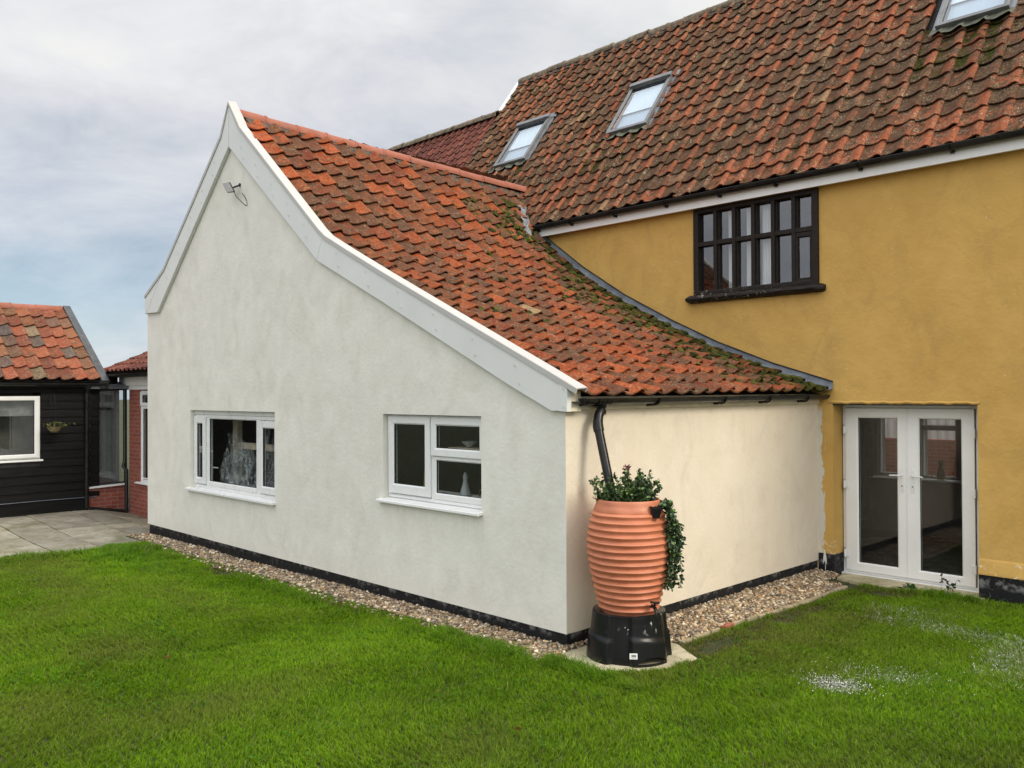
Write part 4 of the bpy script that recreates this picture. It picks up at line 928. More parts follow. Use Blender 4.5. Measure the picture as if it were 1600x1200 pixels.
# hanging basket on the barn
hb = thing('hanging_basket', 'small dry hanging basket on a wall bracket beside the outbuilding window', 'hanging basket', (-11.8, -.55, 1.5))
MB().tube([(-11.97, -.55, 2.13), (-11.72, -.55, 2.15)], .006, 6).tube([(-11.97, -.55, 1.98), (-11.97, -.55, 2.16)], .008, 6).build('bracket', 'matt_black', hb)
mb = MB()
for a in (0, 2.1, 4.2): mb.tube([(-11.72, -.55, 2.14), (-11.72+.10*math.cos(a), -.55+.13*math.sin(a), 1.60)], .0014, 5)
mb.build('chain', 'matt_black', hb)
MB().lathe([(0, -.1), (.05, -.095), (.09, -.06), (.12, .0), (.125, .01)], Matrix.Translation((-11.72, -.55, 1.58)), 20, lambda a, z: .004*math.sin(a*9+z*40)).build('basket', 'deadmoss', hb, True)

# =================================================================== BRICK LINK
lk = thing('brick_link', 'low red brick link building with glazed screen between outbuilding and rendered gable', 'link building', (-11, .8, 0))
MB().box(-11.87, -11.37, .80, .95, -.2, 2.24).box(-11.37, -8.95, .80, .95, -.2, .50).build('brick_wall', 'brick', lk)
MB().prism([(.10, -.2), (.80, -.2), (.80, .44), (.10, .41)], lambda a, b, d: (d, a, b), -12.07, -11.985).build('dwarf_wall', 'brick', lk)
MB().prism([(.10, .41), (.80, .44), (.80, .475), (.10, .445)], lambda a, b, d: (d, a, b), -12.06, -11.93).build('white_sill', 'upvc_dirty', lk, bevel=.003)
lw = window(lk, my(.82), (-11.37, -9.2, .53, 2.22), .05, [((-11.35, -10.75, 1.94, 2.20), (-11.27, -10.83, 2.0, 2.14)), ((-10.7, -10.1, 1.94, 2.20), (-10.62, -10.18, 2.0, 2.14))], [(-11.26, -10.84, .62, 1.88), (-10.6, -10.2, .62, 1.88)], bars=((-10.75, -10.7, .55, 2.2), (-11.35, -9.3, 1.89, 1.94)))
sill(lw, -11.5, -9.1, .50, .54, .75, .84)
gs = MB().ring(.12, .80, .47, 2.26, (.03, .04, .03, .03), mx(-11.985), 0, .05).build('glazed_screen', 'matt_black', lk)
window_glass(.15, .76, .50, 2.23, mx(-11.985), .02, gs)
MB().box(-12.6, -12.05, .62, .68, .45, 2.25).box(-12.35, -12.3, .2, .62, .45, 2.25).box(-12.40, -12.36, .62, .68, .45, 2.25).box(-12.35, -12.3, .2, .62, 1.85, 1.92).box(-12.33, -12.31, .40, .44, .5, 2.25).build('inner_frame', simple('shaded_inner_frame', (.22, .23, .23), .5, .1), lk)
room('room_lining', -13.6, -8.97, .97, 3.2, -.1, 2.3, 'room_grey', lk, ('y0', 'x0')); room('room_lining', -13.6, -12.07, .3, 1.0, -.1, 2.3, 'room_grey', lk, ('x1', 'y1'))
mb = MB(); mb.sheet(lambda a, b: (-11.35+1.6*a, 1.06+.03*math.sin(a*90), .5+1.75*b), 90, 2); mb.build('drapes', simple('grey_drapes', (.30, .29, .27), .9), lk)
LP0 = np.array([-12.45, .42, 2.56]); lv = np.array([0, math.cos(R(23)), math.sin(R(23))])
LinkP = plane_roof(LP0, (1, 0, 0), lv)
pantiles('pantile_roof', LinkP, 17, 14, .30, .205, 'tile_brown', lk, jit=.5, tilt=.028)
MB().poly([(-12.4, .46, 2.55), (-8.96, .46, 2.55), (-8.96, 4.2, 2.55+3.74*math.tan(R(23))), (-12.4, 4.2, 2.55+3.74*math.tan(R(23)))]).poly([(-12.4, .46, 2.5), (-12.4, 4.2, 2.5), (-12.4, 4.2, 4.1), (-12.4, .46, 2.54)]).build('roof_boarding', 'underlay', lk)
MB().box(-12.18, -8.96, .72, .78, 2.32, 2.475).box(-12.4, -8.96, .78, .96, 2.24, 2.33).build('fascia', 'fascia_w', lk, bevel=.003)
lg = gutter('gutter', (-12.4, .44, 2.53), (-8.96, .44, 2.53), .055, (0, -1, 0), 'gutter', lk)
MB().box(-12.4, -8.96, .49, .74, 2.475, 2.50).box(-12.9, -12.18, .42, .70, 2.32, 2.56).build('soffit', 'matt_black', lk)  # second box is an added dark filler closing the gap beside the eave
MB().box(-12.5, -11.85, .05, .82, 2.26, 2.31).prism([(-12.45, 2.31), (-11.80, 2.31), (-11.85, 2.345), (-12.3, 2.40)], lambda a, b, d: (a, d, b), .30, .80).build('flat_roof', 'lead', lk)
MB().tube([(-11.93, .74, 2.30), (-11.93, .74, .90), (-11.90, .70, .80), (-11.85, .74, .72), (-11.85, .74, -.08)], .035, 14).tube([(-11.93, .10, .06), (-11.9, .44, .00), (-11.86, .74, -.05)], .028, 12).build('downpipe', 'gutter', lk, True)

# =================================================================== WATER BUTT
UC = (.446, .278)
ub = thing('water_butt', 'tall ribbed terracotta urn water butt standing on a black plastic stand', 'water butt', (UC[0], UC[1], .33))
ev = [(.33, .228), (.40, .245), (.50, .272), (.60, .298), (.70, .318), (.82, .331), (.93, .333), (1.02, .325), (1.10, .308), (1.18, .283), (1.235, .262), (1.262, .258)]
prof = [(0, .325), (.20, .325), (.222, .33)]
nr_ = 15; z0_, z1_ = .345, 1.17
for i in range(nr_):
    for f, r in ((.0, -.004), (.18, .0), (.36, .007), (.50, .015), (.60, .017), (.70, .014), (.84, .003), (.93, -.003)):
        z = z0_+(z1_-z0_)*(i+f)/nr_; prof.append((np.interp(z, *zip(*ev))+r, z))
prof += [(.286, 1.175), (.272, 1.205), (.262, 1.235), (.262, 1.255), (.255, 1.265), (.246, 1.258), (.244, 1.15), (.25, 1.0)]
MB().lathe(prof, Matrix.Translation((UC[0], UC[1], 0)), 96, lambda a, z: .0035*math.sin(a*2+z*5)+.0022*math.sin(a*5-z*13)+.0015*math.sin(a*9+z*37)).build('urn_body', 'terracotta', ub, True)
MB().lathe([(0, 1.12), (.246, 1.12)], Matrix.Translation((UC[0], UC[1], 0)), 32).build('inner_lid', 'matt_black', ub)
vdir = Vector((UC[0]-CAM.x, UC[1]-CAM.y)).normalized(); rdir = Vector((-vdir.y, vdir.x))*-1
def ur(side, back, z): return (UC[0]+rdir.x*side+vdir.x*back, UC[1]+rdir.y*side+vdir.y*back, z)
mb = MB(); mb.tube([ur(.17, -.17, .425), ur(.20, -.235, .425), ur(.21, -.28, .42), ur(.215, -.30, .40), ur(.215, -.305, .375)], [.016, .016, .015, .013, .012], 12); mb.tube([ur(.205, -.255, .425), ur(.205, -.255, .46)], .009, 8); mb.tube([ur(.17, -.25, .465), ur(.245, -.26, .465)], .009, 8); mb.build('tap', 'black_pl', ub, True)
# stand: tapered drum with raised panels and an arched foot opening
st = thing('butt_stand', 'black plastic plinth stand under the terracotta water butt', 'stand', (UC[0], UC[1], -.03))
a_cam = math.atan2(-vdir.y, -vdir.x)
def st_r(a, t):
    rel = (a-a_cam+math.pi) % (2*math.pi)-math.pi; base = .345-.04*t
    ph = (rel+.12) % (math.pi/2); pan = 1/(1+math.exp(-(ph-.16)/.018))-1/(1+math.exp(-(ph-1.20)/.018)); step = 1/(1+math.exp((t-.52-.05*math.cos(ph*2))/.012))
    return base-.030+.028*pan+.014*pan*step
mb = MB(); na, nt_ = 180, 36
for i in range(nt_+1):
    t = i/nt_; z = -.03+.375*t
    for j in range(na):
        a = 2*math.pi*j/na; r = st_r(a, t); mb.v.append((UC[0]+r*math.cos(a), UC[1]+r*math.sin(a), z+(.02*max(0, math.sin((a-a_cam)*2+.5)) if t > .9 else 0)))
for i in range(nt_):
    for j in range(na):
        rel = ((2*math.pi*(j+.5)/na)-a_cam+math.pi) % (2*math.pi)-math.pi; t = (i+.5)/nt_; ph = (rel+.12) % (math.pi/2)
        if 0 < rel < 1.4 and (((ph-.70)/.42)**2+((t-.0)/.17)**2 < 1) and t > .045: continue
        q = (j+1) % na; mb.f.append((i*na+j, i*na+q, (i+1)*na+q, (i+1)*na+j))
k = len(mb.v); mb.lathe([(.30, .345), (.285, .355), (.25, .34), (.20, .33), (0, .33)], Matrix.Translation((UC[0], UC[1], 0)), 60); mb.build('stand_body', 'stand', st, True)
la = a_cam+.10
def lab(u, v, off): a = la+u/.34; t = (v+.03)/.375; r = st_r(la, t)+.004+off; return (UC[0]+r*math.cos(a), UC[1]+r*math.sin(a), v)
mb = MB(); mb.sheet(lambda a, b: lab(-.03+.06*a, .035+.045*b, 0), 6, 2); lb = mb.build('label', 'label', st)
mb = MB()
for i in range(9): x = -.016+.0042*i; mb.poly([lab(x, .052, .001), lab(x+.002+.001*(i % 2), .052, .001), lab(x+.002+.001*(i % 2), .070, .001), lab(x, .070, .001)])
mb.poly([lab(-.02, .043, .001), lab(.02, .043, .001), lab(.02, .046, .001), lab(-.02, .046, .001)]); mb.build('print', 'matt_black', lb)
sl_ = MB(); sl_.prism([(-.03, -.22), (.30, -.30), (.60, -.16), (.86, .12), (.90, .60), (.55, .82), (.0, .80)], lambda a, b, d: (a, b, d), -.09, -.032)
o = sl_.build('concrete_slab', 'concrete', bevel=.012); a = o.data.color_attributes.new('tcol', 'FLOAT_COLOR', 'POINT'); a.data.foreach_set('color', [1.]*(4*len(o.data.vertices))); tag(o, 'pale mossy concrete base slab under the black stand', 'slab')

# leaves
def leaves(name, pts, dirs, size, cols, parent, mat='leaf', fold=.25):
    n = len(pts); d = dirs/np.linalg.norm(dirs, axis=1)[:, None]; up = RNG.normal(0, 1, (n, 3)); s = np.cross(d, up); s /= np.linalg.norm(s, axis=1)[:, None]; nn = np.cross(s, d); L = (size*RNG.uniform(.6, 1.25, n))[:, None]; w = L*.34
    V = np.stack([pts, pts+d*L*.35+s*w-nn*w*-fold, pts+d*L*.8+s*w*.7+nn*w*fold, pts+d*L, pts+d*L*.8-s*w*.7+nn*w*fold, pts+d*L*.35-s*w+nn*w*fold, pts+d*L*.5], 1).reshape(-1, 3)
    b = (np.arange(n)*7)[:, None]; F = np.concatenate([b+np.array([0, 1, 6]), b+np.array([1, 2, 6]), b+np.array([2, 3, 6]), b+np.array([3, 4, 6]), b+np.array([4, 5, 6]), b+np.array([5, 0, 6])])
    return np_mesh(name, V, [F], mat, parent, np.repeat(cols, 7, 0))
def green(n, a=(.012, .030, .010), b=(.05, .10, .025), hi=.14, hic=(.14, .24, .06)):
    t = RNG.random((n, 1))**1.6; c = np.array(a)*(1-t)+np.array(b)*t; m = RNG.random(n) < hi; c[m] = np.array(hic)*RNG.uniform(.7, 1.1, (m.sum(), 1)); return c
# mixed bush in the mouth of the urn
bs = thing('urn_shrub', 'bushy dark green small leaved shrub growing out of the top of the urn', 'plant', (UC[0], UC[1], 1.2))
P_, D_ = [], []; stem = MB()
for i in range(105):
    s0 = random.uniform(-.20, .20); b0 = random.uniform(-.17, .17); p0 = Vector(ur(s0*.6, b0*.6, 1.19)); hgt = random.uniform(.02, .30)*(1-.45*abs(s0-.03)/.3); p1 = Vector(ur(s0*1.25+random.gauss(0, .05), b0*1.1, 1.24+hgt))
    mid = p0.lerp(p1, .5)+Vector((random.gauss(0, .015), random.gauss(0, .015), 0)); stem.tube([p0, mid, p1], .0018, 4, False)
    for k in range(36):
        t = random.random()**.7; q = p0.lerp(mid, t*2) if t < .5 else mid.lerp(p1, t*2-1); P_.append(q); D_.append(Vector((random.gauss(0, 1), random.gauss(0, 1), random.gauss(.2, .8))))
leaves('foliage', np.array(P_), np.array(D_), .030, green(len(P_), (.014, .035, .012), (.07, .13, .035), .2, (.16, .26, .07)), bs); stem.build('stems', 'stem', bs)
iv = thing('trailing_ivy', 'trailing evergreen strands hanging down the right side of the urn', 'plant', ur(.30, -.05, 1.2))
P_, D_ = [], []; stem = MB()
for i in range(13):
    s0 = random.uniform(.235, .29); b0 = random.uniform(-.14, .05); endz = random.choice([.43, .55, .62, .72, .8, .9, .95]) + random.uniform(-.03, .06); p = [Vector(ur(s0, b0, 1.22)), Vector(ur(s0+.06, b0-.02, 1.25)), Vector(ur(.345+random.uniform(-.02, .05), b0-.05, 1.12))]
    z = 1.12; sx = p[-1]
    while z > endz: z -= .08; w = .320+.035*math.sin(z*6+i)+random.gauss(0, .016)+.035*(1-abs(z-.9)*1.5); p.append(Vector(ur(w+.01*(i % 5), b0*.8-.06, z)))
    stem.tube(p, .0018, 4, False)
    for a, b in zip(p[:-1], p[1:]):
        for k in range(20): q = a.lerp(b, random.random())+Vector((random.gauss(0, .008), random.gauss(0, .008), 0)); P_.append(q); D_.append(Vector((random.gauss(0, 1), random.gauss(0, 1), random.gauss(-.5, .7))))
leaves('foliage', np.array(P_), np.array(D_), .031, green(len(P_), (.012, .032, .014), (.05, .11, .035), .10), iv); stem.build('stems', 'stem', iv)
def pot(name, c, ax, r, h, lab_, mat='black_pl'):
    M = Matrix.Translation(c) @ Vector(ax).to_track_quat('Z', 'Y').to_matrix().to_4x4()
    o = MB().lathe([(0, 0), (r*.72, 0), (r*.75, .006), (r*.95, h*.78), (r*1.06, h*.78), (r*1.08, h), (r*.98, h), (r*.9, h*.6), (0, h*.55)], M, 28).build(name, mat, None, True); return tag(o, lab_, 'plant pot')
pot('plant_pot', ur(.215, -.215, 1.135), Vector(ur(.10, .05, .95))-Vector(ur(0, 0, 0)), .048, .09, 'small black plastic pot tipped over the right rim of the urn')
pot('plant_pot', ur(.21, -.02, 1.24), Vector(ur(-.6, .1, .8))-Vector(ur(0, 0, 0)), .05, .13, 'black plastic pot lying among the leaves at the back of the urn')
fo = thing('pink_flower', 'single dusty pink flower head standing above the urn shrub', 'flower', ur(-.01, -.02, 1.4))
MB().tube([ur(0, 0, 1.25), ur(-.005, -.02, 1.42), ur(-.008, -.03, 1.50)], .004, 6).tube([ur(-.008, -.03, 1.43), ur(-.008, -.03, 1.49)], [.010, .022], 10).build('stem', 'stem', fo)
P_ = [ur(-.008+random.gauss(0, .012), -.03+random.gauss(0, .012), 1.50+random.random()*.035) for _ in range(60)]; D_ = [(random.gauss(0, .6), random.gauss(0, .6), random.random()) for _ in P_]
leaves('petals', np.array(P_), np.array(D_), .022, np.array([.30, .14, .14])*RNG.uniform(.6, 1.3, (60, 1)), fo)
# basket plant on the barn
P_ = [(-11.72+random.gauss(0, .06), -.55+random.gauss(0, .09), 1.60+random.random()*.05) for _ in range(260)]; D_ = [(random.gauss(0, .8), random.gauss(.1, .8), random.gauss(.1, .4)) for _ in P_]
leaves('foliage', np.array(P_), np.array(D_), .045, green(260, (.04, .05, .015), (.14, .15, .05), .15, (.25, .24, .09)), hb)

# =================================================================== GRAVEL, EDGING
def pebbles():
    t = (1+5**.5)/2; I = np.array([(-1, t, 0), (1, t, 0), (-1, -t, 0), (1, -t, 0), (0, -1, t), (0, 1, t), (0, -1, -t), (0, 1, -t), (t, 0, -1), (t, 0, 1), (-t, 0, -1), (-t, 0, 1)])/np.hypot(1, t)
    IF = np.array([(0, 11, 5), (0, 5, 1), (0, 1, 7), (0, 7, 10), (0, 10, 11), (1, 5, 9), (5, 11, 4), (11, 10, 2), (10, 7, 6), (7, 1, 8), (3, 9, 4), (3, 4, 2), (3, 2, 6), (3, 6, 8), (3, 8, 9), (4, 9, 5), (2, 4, 11), (6, 2, 10), (8, 6, 7), (9, 8, 1)])
    P = []
    n1, n2 = 15000, 12500
    x = RNG.uniform(-8.95, .12, n1); e = .30+.05*vnoise(x*2, x*0, 4)+.05*sm(x, -1, 0); y = -e+RNG.random(n1)*(e+.02); P.append(np.stack([x, y], 1))
    y = RNG.uniform(-.1, 4.52, n2); e = .52+.04*vnoise(y*2, y*0, 9); e = np.where(y > 4.1, .30, e); x = -.02+RNG.random(n2)*e; P.append(np.stack([x, y], 1))
    # strays on the grass edge
    x = RNG.uniform(-8.3, .1, 500); P.append(np.stack([x, -.36-abs(RNG.normal(0, .05, 500))], 1))
    P = np.concatenate(P); n = len(P); s = RNG.uniform(.009, .021, n)*np.where(RNG.random(n) < .06, 1.5, 1); sc = np.stack([s*RNG.uniform(.8, 1.5, n), s*RNG.uniform(.8, 1.2, n), s*RNG.uniform(.5, .9, n)], 1)
    V = I[None]*sc[:, None, :]*RNG.uniform(.75, 1.2, (n, 12, 1)); a = RNG.uniform(0, 6.3, n); b = RNG.normal(0, .5, n); ca, sa, cb, sb = np.cos(a)[:, None], np.sin(a)[:, None], np.cos(b)[:, None], np.sin(b)[:, None]
    y1 = V[..., 1]*cb-V[..., 2]*sb; z1 = V[..., 1]*sb+V[..., 2]*cb; x1 = V[..., 0]*ca-y1*sa; y2 = V[..., 0]*sa+y1*ca
    gzz = gz(P[:, 0], P[:, 1]); inside = (P[:, 1] > -.33)
    z0 = gzz+RNG.random(n)*.030+np.where(inside, .004, -.002)
    V = np.stack([x1+P[:, 0:1], y2+P[:, 1:2], z1+z0[:, None]], -1).reshape(-1, 3)
    pal = np.array([(.40, .32, .21), (.27, .20, .13), (.52, .46, .36), (.18, .14, .11), (.33, .23, .14), (.60, .55, .46), (.12, .105, .09), (.36, .25, .15), (.24, .21, .18)]); c = pal[RNG.integers(0, len(pal), n)]*RNG.uniform(.45, 1.35, (n, 1))*np.array([1., .95, .86])
    keep_slab = ~((P[:, 0] > .02) & (P[:, 1] < .82) & (P[:, 1] > -.12)); idx = np.where(keep_slab)[0]
    F = (idx*12)[:, None, None]+IF[None]; o = np_mesh('gravel', V, [F.reshape(-1, 3)], 'pebble', None, np.repeat(c, 12, 0)); tag(o, 'brown and cream flint gravel strip along the foot of the rendered walls', 'gravel', kind='stuff')
pebbles()
mb = MB(); mb.box(-8.95, .1, -.34, .1, -.3, -.055).box(-.1, .5, 0, 4.30, -.3, -.058).box(-.1, .2, 4.30, 4.56, -.3, -.058); tag(mb.build('gravel_bed', 'soil'), kind='structure')
# edging along the gravel
y = .86; k = 0; red_done = False
while y < 4.15:
    L = random.uniform(.16, .30); red = (not red_done) and y > 1.40; red_done = red_done or red; x = .52+.02*math.sin(y*3)
    if random.random() < .85 or red:
        zz = float(gz(x, y)); mb = MB().prism([(x-.045+random.gauss(0, .006), y+.01), (x+.055+random.gauss(0, .008), y+.015), (x+.05+random.gauss(0, .008), y+L-.012), (x-.05+random.gauss(0, .006), y+L-.006)] if not red else [(x-.03, y-.01), (x+.09, y+.03), (x+.07, y+.20), (x-.045, y+.17)], lambda a, b, d: (a, b, d), zz-.06, zz+.012+random.random()*.008+(.010 if red else 0))
        o = mb.build('red_brick' if red else 'edging_stone', 'redbrick' if red else 'edging', bevel=.008)
        if not red:
            a = o.data.color_attributes.new('tcol', 'FLOAT_COLOR', 'POINT'); a.data.foreach_set('color', [1.]*(4*len(o.data.vertices))); tag(o, 'flat buff edging stone between the gravel strip and the lawn', 'stone', 'stones edging the gravel strip')
        else: tag(o, 'single red brick laid flat in the edging beside the gravel', 'brick')
        if red: L = .2
    y += L
mb = MB(); mb.prism([(.30, 4.40), (1.05, 4.36), (1.04, 4.77), (.22, 4.77)], lambda a, b, d: (a, b, d), -.16, -.050); mb.prism([(1.06, 4.40), (1.86, 4.34), (1.86, 4.77), (1.055, 4.77)], lambda a, b, d: (a, b, d), -.16, -.052)
o = mb.build('doorstep', 'concrete', bevel=.008); a = o.data.color_attributes.new('tcol', 'FLOAT_COLOR', 'POINT'); a.data.foreach_set('color', [.9, .85, .75, 1.]*len(o.data.vertices)); tag(o, 'worn flat paving doorstep in front of the French doors', 'doorstep')

# =================================================================== MOSS CUSHIONS ON THE ROOFS
def moss_clumps(name, PF, uv, size, parent, u0, v0, w_, g_, tilt, hs):
    n = len(uv); pos, nor = PF(uv[:, 0], uv[:, 1]); lift = np.interp(((uv[:, 0]-u0)/w_) % 1, PS, PH)*hs+tilt*(1-(((uv[:, 1]-v0)/g_) % 1)/1.12)-.002; m = 7; k = 3; s = size*RNG.uniform(.5, 1.4, n)
    fr = np.stack([nor[:, 2], 0*nor[:, 0], -nor[:, 0]], 1); fr /= np.linalg.norm(fr, axis=1)[:, None]+1e-9; fr = np.where(np.abs(nor[:, :1]) < .01, np.array([[1., 0, 0]]), fr); tr = np.cross(nor, fr)
    rings = [(1.0, -.3), (.95, .25), (.6, .62)]; V = []
    for r, h in rings:
        for j in range(m): a = 2*math.pi*j/m; q = RNG.uniform(.75, 1.25, (n, 1)); V.append(pos+nor*(lift+s*h*.55*RNG.uniform(.7, 1.2, n))[:, None]+fr*(math.cos(a)*r*s)[:, None]*q*1.4+tr*(math.sin(a)*r*s)[:, None]*q)
    V.append(pos+nor*(lift+s*.5)[:, None]); V = np.stack(V, 1).reshape(-1, 3); b = (np.arange(n)*(m*3+1))[:, None]; Q = []; T = []
    for i in range(2):
        for j in range(m): q = (j+1) % m; Q.append(b+np.array([i*m+j, i*m+q, (i+1)*m+q, (i+1)*m+j]))
    for j in range(m): T.append(b+np.array([2*m+j, 2*m+(j+1) % m, 3*m]))
    c = np.array([.026, .029, .009])+RNG.random((n, 1))**2*np.array([.075, .074, .010]); o = np_mesh(name, V, [np.concatenate(Q), np.concatenate(T)], 'mossg', parent, np.repeat(c, m*3+1, 0), None, True); tag(o, kind='stuff'); return o
uv = []
for _ in range(30000):
    u = random.uniform(.2, 4.5); v = random.uniform(.05, 7.2); w = 2.2*math.exp(-((4.5-u)/(.34+.75*float(vnoise(np.array(v*.9+4), np.array(0.), 3))))**2)*(1 if 1.2 < v < 6.0 else .35)*(.10+1.2*float(vnoise(np.array(v*2.1), np.array(u*2.), 3)))
    w = max(w, .25*(float(vnoise(np.array(u*2.2), np.array(v*1.7), 6)) > .80)); w = max(w, .10 if (v < .7 and u > 2.6) else 0)
    xm = float(np.interp(v, _s, xs_))
    if xm < float(ridge_x(u))+.25: w = 0
    if v > 4.6: w *= .3
    fr = ((u-.06)/.2535) % 1
    if fr > .62: w *= .3
    if random.random() < w: uv.append((u, v))
moss_clumps('moss', ext_P, np.array(uv), .033, ext, .06, -.03, .2535, .305, .042, 1.15)
uv = []
for _ in range(9000):
    u = random.uniform(-7.5, 6.5); v = random.uniform(.05, 4.7); fr = ((u+7.8)/.2545) % 1
    w = .5*(float(vnoise(np.array(u*2.6), np.array(v*2.3), 12)) > .76)
    for a, b, c, d in SKY:
        if a-.1 < u < b+.2 and c-.7 < v < c-.15: w = max(w, .45)
        if a-.15 < u < b+.15 and c-.15 < v < d+.2: w = 0
    if not main_keep(u, v): w = 0
    if fr > .60: w *= .08
    if random.random() < w: uv.append((u, v))
moss_clumps('moss', MainPw, np.array(uv), .019, fh, -7.8, .075, .2545, GAU, .032, 1.05)

# =================================================================== GRASS
def in_frustum(x, y, m=1.12):
    dx, dy = x-CAM.x, y-CAM.y; f = dx*F_.x+dy*F_.y; s = dx*r_.x+dy*r_.y; return (f > 4.3) & (np.abs(s) < f*.5933*m+.3), f
def lawn_mask(x, y):
    e = .275+.06*vnoise(x*2, x*0, 4)+.15*(vnoise(x*4, y*4, 1)-.5)+.05*(vnoise(x*14, y*14, 2)-.5)
    ok = np.where(x < .2, y < -e, (x > .615+.06*(vnoise(x*6, y*6, 2)-.5)) | (y < -.24)); sp_ = [(-.03, -.20), (.30, -.27), (.60, -.14), (.86, .12), (.90, .60), (.55, .82), (.0, .80)]; ins = np.ones(x.shape, bool)
    for (ax, ay), (bx, by) in zip(sp_, sp_[1:]+sp_[:1]): ins &= ((bx-ax)*(y-ay)-(by-ay)*(x-ax)) > (.03-.09*vnoise(x*9, y*9, 5))*math.hypot(bx-ax, by-ay)
    ok &= ~ins; ok &= y < 4.40+.05*(vnoise(x*7, y, 3)-.5)
    ok &= ~((x > 1.8) & (y > 4.52)); ok |= (x > 1.9) & (y < 4.53) & (y > 4.3)
    edge = -8.0+.25*(vnoise(y*1.4, y*0+2, 7)-.5)*2-.25*sm(y, -1.6, -.6); ok &= x > edge
    return ok
def grass():
    X, Y = [], []
    def add(n, x0, x1, y0, y1, dens_scale=1.):
        x = RNG.uniform(x0, x1, n); y = RNG.uniform(y0, y1, n); ok, f = in_frustum(x, y); ok &= lawn_mask(x, y); p = np.clip((8.0/np.maximum(f, 4))**1.3, .2, 1); ok &= RNG.random(n) < p; X.append(x[ok]); Y.append(y[ok])
    add(2300000, -9, 7.5, -6.5, 4.5)
    x = np.concatenate(X); y = np.concatenate(Y); 
    # tufts: pull blades towards clump centres
    g = .055; cx = (np.floor(x/g)+.5)*g+g*(vnoise(np.floor(x/g)*1.7, np.floor(y/g)*1.3, 21)-.5); cy = (np.floor(y/g)+.5)*g+g*(vnoise(np.floor(x/g)*2.1, np.floor(y/g)*1.9, 22)-.5); x = x*.72+cx*.28; y = y*.72+cy*.28
    n = len(x); print('blades', n); z = gz(x, y)-.008
    # worn and soiled patches
    def blob(px, py, rx, ry, rot=0, nz=1.): 
        c, s = math.cos(rot), math.sin(rot); u = ((x-px)*c+(y-py)*s)/rx; v = (-(x-px)*s+(y-py)*c)/ry; d = np.hypot(u, v)+nz*.8*(vnoise(x*5, y*5, 30)-.5)+nz*.5*(vnoise(x*13, y*13, 31)-.5); return np.clip(1.25-d, 0, 1)
    soil_ = np.maximum.reduce([blob(-5.35, -.52, .45, .16), blob(.85, 4.1, .42, .22), blob(.80, 1.0, .26, .5)*.95, blob(.76, 2.4, .16, 1.5)*.8, blob(-2.9, -.5, .5, .10)*.5])
    dry = np.maximum.reduce([blob(-6.2, -2.2, 1.6, .5)*.6, blob(-4.2, -1.5, 1.2, .4)*.5, blob(1.1, 2.0, .5, 1.6)*.8, blob(.95, .9, .4, .6)*.8, (np.clip(vnoise(x*1.1, y*1.1, 40)-.55, 0, 1)*1.6)])
    long_ = np.maximum.reduce([blob(-7.3, -.95, 1.1, .45), blob(-8.0, -1.8, .35, .9)*.8, blob(-6.0, -1.0, .7, .3)*.6, blob(-.6, -.48, .9, .16)*.6, blob(.45, -.36, .5, .14)*.8, blob(-3.8, -.6, 1.0, .14)*.6, blob(1.6, 4.3, .5, .12)*.7])
    white = np.maximum.reduce([blob(2.02, .74, .24, .16, .6)*.9, blob(2.2, 1.2, .4, .22, .3)*.25, blob(2.75, 2.3, .25, .8, .2)*.28, blob(2.2, 3.0, .8, .2, 0)*.28, blob(1.5, 3.4, .4, .25)*.15, blob(3.0, 3.3, .25, .5)*.25, blob(3.4, 1.6, .25, .4)*.2])
    keep = RNG.random(n) > np.clip(soil_*.92, 0, .92); keep &= RNG.random(n) > white*.35
    x, y, z, soil_, dry, long_, white = [a[keep] for a in (x, y, z, soil_, dry, long_, white)]; n = len(x)
    f = in_frustum(x, y)[1]
    patch = vnoise(x*1.7, y*1.7, 50)*.5+vnoise(x*4.3, y*4.3, 51)*.5; tuft = vnoise(x*11, y*11, 52)
    h = (.018+.018*RNG.random(n)+.016*patch+.014*tuft)*(1-.45*soil_)*(1-.35*white)+long_*RNG.uniform(.03, .13, n); h *= np.where(RNG.random(n) < .03, 1.6, 1)
    wd = (.0015+.0012*RNG.random(n))*np.clip(f/6, 1, 2.2); an = RNG.uniform(0, 2*np.pi, n); lean = h*(.25+.75*RNG.random(n))*(1+.6*long_)
    wa = 2.4+2.2*(vnoise(x*1.3, y*1.3, 60)-.5)*2; la = np.where(RNG.random(n) < .55, wa+RNG.normal(0, .7, n), RNG.uniform(0, 6.3, n)); lx, ly = np.cos(la)*lean, np.sin(la)*lean
    wx, wy = np.cos(an)*wd, np.sin(an)*wd; B = np.stack([x, y, z], 1); W = np.stack([wx, wy, 0*wx], 1); L1 = np.stack([lx*.3, ly*.3, h*.58], 1); L2 = np.stack([lx, ly, h*(1-.25*(lean/h))], 1)
    V = np.stack([B-W, B+W, B+L1-W*.8, B+L1+W*.8, B+L2], 1).reshape(-1, 3); b = (np.arange(n)*5)[:, None]
    Q = b+np.array([0, 1, 3, 2]); T = b+np.array([2, 3, 4])
    t = RNG.random((n, 1)); c = np.array([.056, .138, .003])*(1-t)+np.array([.190, .335, .007])*t; big = vnoise(x*.8+5, y*.8, 70)[:, None]; c = c*(.72+.50*big)*(.82+.36*vnoise(x*6, y*6, 73)[:, None]); q = np.clip((patch-.35)*1.8, 0, 1)[:, None]; c = c*(1-q*.35)+np.array([.20, .30, .02])*q*.35  # large tone patches; finer noise paints tuft shadows into the blade colour
    q = np.clip(long_, 0, 1)[:, None]; c = c*(1-.5*q)+np.array([.045, .15, .012])*.5*q
    q = (np.clip(dry, 0, 1)*.75)[:, None]; c = c*(1-q)+np.array([.155, .165, .035])*q
    q = (np.clip(soil_, 0, 1)*.8)[:, None]; c = c*(1-q)+np.array([.12, .085, .04])*q
